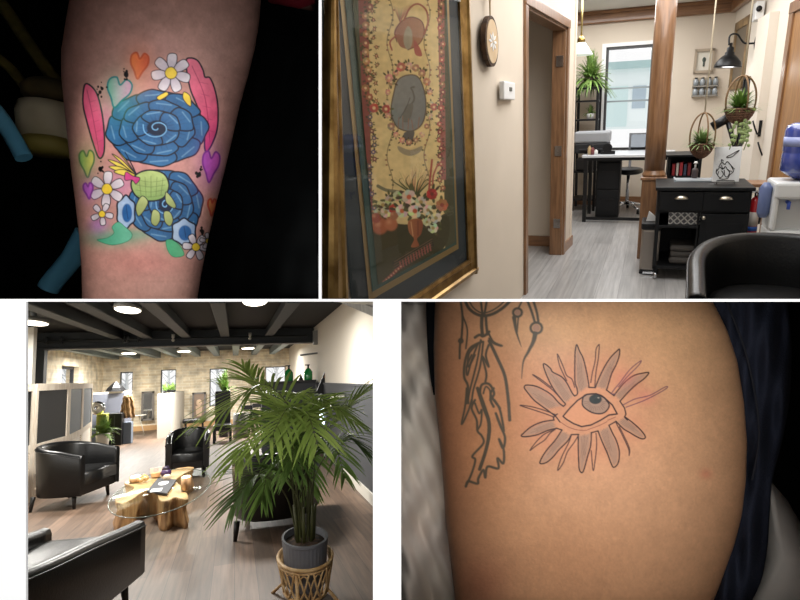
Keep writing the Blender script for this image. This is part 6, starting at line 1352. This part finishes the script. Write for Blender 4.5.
c = B.z(136, 431, 0); t = thing('wire_side_table', 'thin white wire side table by the standing mirror', 'side table', (B.y(135, 425, 19.6).x, 19.6, 0)); part('top', MB().lathe([(0, .6), (.3, .6), (.3, .62), (0, .62)], n=20), m_pwt, t)
for k in range(3): a = k*2.1; part('leg', MB().tube([(.1*math.cos(a), .1*math.sin(a), .6), (.26*math.cos(a), .26*math.sin(a), 0)], .012, 6), m_pwt, t)
# stylist stations seen between fronds
g = 'salon trolleys between the palm leaves'
for k, (px, Y) in enumerate(((247, 17.5), (256, 18.6))):
    c = B.y(px, 425, Y); t = thing('salon_trolley', ('black salon trolley just right of the grey cylindrical bin', 'black salon trolley partly behind the palm leaves')[k], 'trolley', (c.x, Y, 0), 0, g); part('frame', MB().bb((-.16, 0, .1), (-.13, .3, .8)).bb((.13, 0, .1), (.16, .3, .8)), m_chrome, t)
    for j in range(3): part('tray', MB().bb((-.14, 0, .15+j*.25), (.14, .3, .27+j*.25)), m_blk, t)
# dark counter and things on it
zc_ = 1.40; cy0 = 12.2; cxl = B.y(262, 400, cy0).x
ct_ = thing('reception_counter', 'long charcoal reception counter behind the palm against the right wall', 'counter', (cxl, cy0, 0)); part('front', MB().bb((0, 0, 0), (rx(12.2)-cxl-.05, .08, zc_)), m_dg, ct_); part('countertop', MB().bb((-.05, -.06, zc_), (rx(12.2)-cxl-.04, .5, zc_+.045)), M('counter_edge', (34, 34, 36), .4), ct_, bevel=.008); part('end_panel', MB().bb((0, .08, 0), (.05, .48, zc_)), m_dg, ct_)
zt3 = zc_+.046; m_gg = M('green_glass', (30, 132, 62), .15, spec=.8)
for k, px in enumerate((289, 308.5)):
    c = B.y(px, 390, cy0+.2); t = thing('green_soap_bottle', ('green bottle with a pump on the counter, left one', 'green bottle with a pump on the counter, right one before the dark easel')[k], 'bottle', (c.x, cy0+.2, zt3), 0, 'green pump bottles on the counter')
    part('bottle', MB().lathe([(0, 0), (.085, 0), (.09, .02), (.09, .17), (.05, .23), (.03, .25)], n=20), m_gg, t); part('pump', MB().cyl((0, 0, .25), (0, 0, .31), .02, n=8).bb((-.07, -.015, .31), (.03, .015, .335)), m_blk, t)
c = B.y(301, 390, cy0+.2); t = thing('small_figurine', 'small dark figurine between the two green bottles', 'figurine', (c.x, cy0+.2, zt3)); part('body', MB().lathe([(0, 0), (.04, 0), (.05, .03), (.02, .07), (.03, .09), (0, .12)], n=14), m_blk, t); part('base', MB().cyl((0, 0, 0), (0, 0, .012), .055), m_joist, t)
p_ = [B.y(x, y, 11.0) for x, y in ((313, 401), (324, 401), (337, 371), (326, 369))]; o_ = p_[0].copy(); q_ = [p-o_ for p in p_]
t = thing('tilted_display', 'tall black display board leaning back with a wooden panel at its head', 'display', o_); part('board', MB().hexa(q_, [p+Vector((0, .08, 0)) for p in q_]), m_blkw, t)
ins = [q_[0]*.0+Vector(v) for v in ((0, 0, 0),)]; a_ = [q_[3]*.94+q_[0]*.06, q_[2]*.94+q_[1]*.06, q_[2]*.70+q_[1]*.30, q_[3]*.70+q_[0]*.30]; m_ = sum(a_, Vector())/4; a_ = [m_+(p-m_)*.8+Vector((0, -.01, 0)) for p in a_]
part('wood_panel', MB().hexa(a_, [p+Vector((0, .012, 0)) for p in a_]), M('warm_wood_panel', (120, 84, 60), .5), t); part('strut', MB().tube([B.y(334, 381, 11.1)-o_, B.y(331.5, 402, 11.1)-o_], .02, 8), m_oak, t)
c = B.y(326, 414, 11.0); t = thing('ring_light', 'glowing oval ring light standing behind the palm', 'lamp', c); mb = MB(); r1, r2 = abs(B.y(332, 414, 11).x-c.x), abs(B.y(326, 404, 11).z-c.z)
mb.tube([(r1*.8*math.cos(a), 0, r2*.9*math.sin(a)) for a in np.linspace(0, 2*PI, 36, endpoint=False)], .035, 8, closed=True); part('ring', mb, M('ring_glow', (235, 250, 255), .5, emit=(225, 245, 255), estr=3), t)
part('stand', MB().cyl((0, .03, -r2*.9), (0, .03, -c.z), .015), m_blk, t); part('mirror_face', MB().lathe([(0, 0), (r1*.72, 0), (r1*.72, .01), (0, .01)], n=28, rot=Matrix.Rotation(PI/2, 3, 'X')), m_mir, t); [q for q in t.children if q.name.startswith('mirror_face')][0].scale = (1, 1, r2/r1*1.1)
c = B.y(345, 400, 8.4); t = thing('white_pipe', 'bent white pipe end against the dark wainscot on the right', 'pipe', (rx(8.4)-.12, 8.4, B.y(345, 400, 8.4).z)); part('pipe', MB().tube(spline([(-.12, -.0, -.1), (-.12, 0, .0), (-.08, 0, .05), (.08, 0, .05)], 5), .028, 12), m_pwt, t); part('collar', MB().cyl((-.12, 0, -.1), (-.12, 0, -.07), .036), m_wht, t)

# ---------------------------------------------------------------- potted palm in a rattan stand
PX_, PY_ = .45, 4.12
st = thing('rattan_stand', 'round rattan plant stand with looped lattice sides in the foreground', 'plant stand', (PX_, PY_, 0)); m_rat = M('rattan', (228, 192, 140), .5, c2=(196, 152, 98), scale=14)
ky = 1.9; ringp = lambda r, z, n=48: [(.86*r*math.cos(a), .86*r*ky*math.sin(a), z) for a in np.linspace(0, 2*PI, n, endpoint=False)]
part('top_ring', MB().tube(ringp(.205, .285), .012, 10, closed=True).tube(ringp(.203, .262), .008, 8, closed=True), m_rat, st); part('lower_ring', MB().tube(ringp(.165, .075), .010, 8, closed=True), m_rat, st)
for k in range(12):
    a0 = 2*PI*k/12; mb = MB(); P_ = []
    for q in np.linspace(0, 1, 12): a = a0+.9*(q-.5)*1.0; z = .27-.19*(1-abs(2*q-1)**2.0); r = .165+(.205-.165)*(z-.075)/.2+.004; P_.append((.86*r*math.cos(a), .86*r*ky*math.sin(a), z))
    part('lattice_loop', mb.tube(P_, .0065, 7), m_rat, st)
for k in range(12):
    a0 = 2*PI*(k+.5)/12; P_ = []
    for q in np.linspace(0, 1, 10): a = a0+.7*(q-.5); z = .08+.17*(1-abs(2*q-1)**2.0); r = .165+.04*(z-.075)/.2; P_.append((.86*r*math.cos(a), .86*r*ky*math.sin(a), z))
    part('lattice_arch', MB().tube(P_, .005, 7), m_rat, st)
for k in range(4): a = PI/4+k*PI/2+.25; part('leg', MB().tube([(.172*math.cos(a), .172*ky*math.sin(a), .28), (.146*math.cos(a), .146*ky*math.sin(a), .09), (.235*math.cos(a), .235*ky*math.sin(a), 0)], [.011, .012, .011], 8), m_rat, st)
pm = thing('potted_palm', 'large potted areca palm arching out of a ribbed grey pot', 'palm', (PX_, PY_, .10)); m_pot = M('grey_pot', (112, 112, 118), .6); nb_ = 72; mb = MB(); prof_ = [(.112, 0), (.128, .02), (.148, .29), (.152, .30), (.152, .315), (.138, .315), (.134, .27)]
vs = [(r*(1+(.012 if k % 2 and 0 < i < 3 else 0))*math.cos(2*PI*k/nb_), r*ky*(1+(.012 if k % 2 and 0 < i < 3 else 0))*math.sin(2*PI*k/nb_), z) for i, (r, z) in enumerate(prof_) for k in range(nb_)]
mb.add(vs, [(i*nb_+k, i*nb_+(k+1) % nb_, (i+1)*nb_+(k+1) % nb_, (i+1)*nb_+k) for i in range(len(prof_)-1) for k in range(nb_)]); mb.f.append(list(range(nb_))[::-1]); mb.mi.append(0); mb.sm.append(False)
part('pot', mb, m_pot, pm); part('soil', MB().lathe([(.138, .27), (.07, .285), (0, .29)], n=36, sy=ky), M('bark_mulch', (96, 70, 50), .95, c2=(44, 32, 24), scale=30, bump=.9, bscale=50), pm)
def leafy(*a, **k):
    m = M(*a, **k); t = m.node_tree; b = t.nodes['Principled BSDF']; o = t.nodes['Material Output']; tr = t.nodes.new('ShaderNodeBsdfTranslucent'); mx = t.nodes.new('ShaderNodeMixShader'); mx.inputs[0].default_value = .35
    src = b.inputs['Base Color'].links[0].from_socket; t.links.new(src, tr.inputs[0]); t.links.new(b.outputs[0], mx.inputs[1]); t.links.new(tr.outputs[0], mx.inputs[2]); t.links.new(mx.outputs[0], o.inputs['Surface']); return m
m_lf = leafy('palm_green', (162, 182, 96), .42, c2=(122, 148, 66), scale=4, spec=.5); m_lf2 = leafy('palm_green_dark', (104, 132, 66), .45, c2=(76, 104, 48), scale=4, spec=.5); m_st = M('palm_stem', (80, 82, 44), .5)
o_ = Vector((PX_, PY_, .10))
fr_l = [ # tip px, py, Y at the tip, bow height px, where leaflets start, leaflet length m
    (218, 414, 3.7, 268, 385, .30, .42, 0), (243, 366, 4.5, 262, 392, .34, .30, 0), (236, 462, 3.5, 262, 430, .30, .30, 0), (300, 396, 5.0, 296, 396, .30, .26, 0), (363, 392, 3.9, 338, 418, .34, .36, 0),
    (356, 424, 3.6, 318, 400, .34, .26, 0), (364, 450, 4.0, 342, 438, .34, .26, 1), (232, 506, 3.8, 258, 474, .34, .28, 1), (270, 440, 3.4, 290, 408, .30, .40, 0), (318, 446, 3.3, 305, 412, .34, .36, 0), (345, 478, 4.6, 330, 440, .4, .26, 1),
    (262, 500, 4.3, 272, 466, .4, .26, 1), (292, 468, 3.6, 296, 436, .4, .28, 1), (256, 392, 5.2, 272, 398, .34, .26, 1), (330, 398, 5.2, 320, 398, .34, .26, 1), (284, 480, 4.9, 284, 440, .4, .28, 1), (312, 492, 4.6, 310, 450, .4, .26, 1), (248, 430, 4.9, 266, 412, .34, .24, 1)]
rg = np.random.default_rng(11)
for k, (tx, ty, tY, bx_, by_, s0, LL, dk) in enumerate(fr_l):
    a = rg.uniform(0, 6.28); p0 = Vector((.05*math.cos(a), .06*math.sin(a), .28)); p3 = B.y(tx, ty, tY)-o_; pm_ = B.y(bx_, by_, (PY_+tY)/2)-o_; p1 = Vector((p0.x*1.4+pm_.x*.18, p0.y+pm_.y*.12, p0.z+(pm_.z-p0.z)*.62))
    cur = [Vector(q) for q in spline([tuple(p0), tuple(p1), tuple(pm_), tuple(p3)], 12)]; n_ = len(cur)
    f = part('frond', MB().tube(cur, [.006*(1-.7*i/n_) for i in range(n_)], 6), m_st, pm); mb = MB(); i0 = int(n_*(s0+.12)); cnt = 18
    for j in range(cnt):
        tt = j/(cnt-1); ii = min(n_-2, int(i0+(n_-2-i0)*tt)); p = cur[ii]; dv = (cur[ii+1]-cur[ii]).normalized()
        sd = dv.cross(Vector((0, 0, 1))); sd = sd.normalized() if sd.length > .05 else Vector((1, 0, 0)); upv = sd.cross(dv).normalized()
        for s_ in (-1, 1):
            L = LL*(.62+.5*math.sin(PI*min(1, .25+tt*.75)))*rg.uniform(.85, 1.1); ang_ = math.radians(52-30*tt+rg.uniform(-6, 6)); lift = .32*rg.uniform(.3, 1.2)
            dr_ = (dv*math.cos(ang_)+sd*s_*math.sin(ang_)+upv*lift*.6).normalized(); P_ = []
            for q in range(6): u = q/5; P_.append(p+dr_*L*u+Vector((0, 0, -1))*L*.26*u*u)
            wv_ = dr_.cross(upv); wv_ = wv_.normalized() if wv_.length > .01 else dv; wd_ = .0095; vs = []
            for q, pt in enumerate(P_): w3 = wd_*(math.sin(PI*min(1, .22+.78*q/5))**.8)+.0006; vs += [pt-wv_*w3, pt+Vector((0, 0, -.003)), pt+wv_*w3]
            mb.add(vs, [(3*q+e_, 3*q+e_+1, 3*q+e_+4, 3*q+e_+3) for q in range(5) for e_ in (0, 1)], 0, True)
    part('leaflets', mb, m_lf2 if dk else m_lf, f)
for k in range(7): a = k*.9; part('cane', MB().tube([(.055*math.cos(a), .07*math.sin(a), .27), (.075*math.cos(a), .09*math.sin(a), .52)], [.014, .008], 8), m_st, pm)
# ================================================================ daylight
W = bpy.data.worlds.new('World'); S.world = W; W.use_nodes = True
bg = W.node_tree.nodes['Background']; bg.inputs[0].default_value = (1.0, 1.0, 1.0, 1); bg.inputs[1].default_value = 1.03
goto(FRONT)
# unseen spots added to brighten the forearm and upper arm niches
def spot(a, b, e, ang, col=(1, .97, .93)):
    l = light('SPOT', a, e, .25, col, aim=b, name='niche_fill_spot'); l.data.spot_size = math.radians(ang); l.data.spot_blend = 1.0
spot((-1.0, .15, 1.3), tuple(fr(150, 150, 1.6)), 96, 60)
spot((.22, -.05, .03), tuple(fr(650, 440, 1.7)), 54, 64)
spot((.06, -.1, -.12), tuple(fr(412, 450, 2.1)), 26, 24)
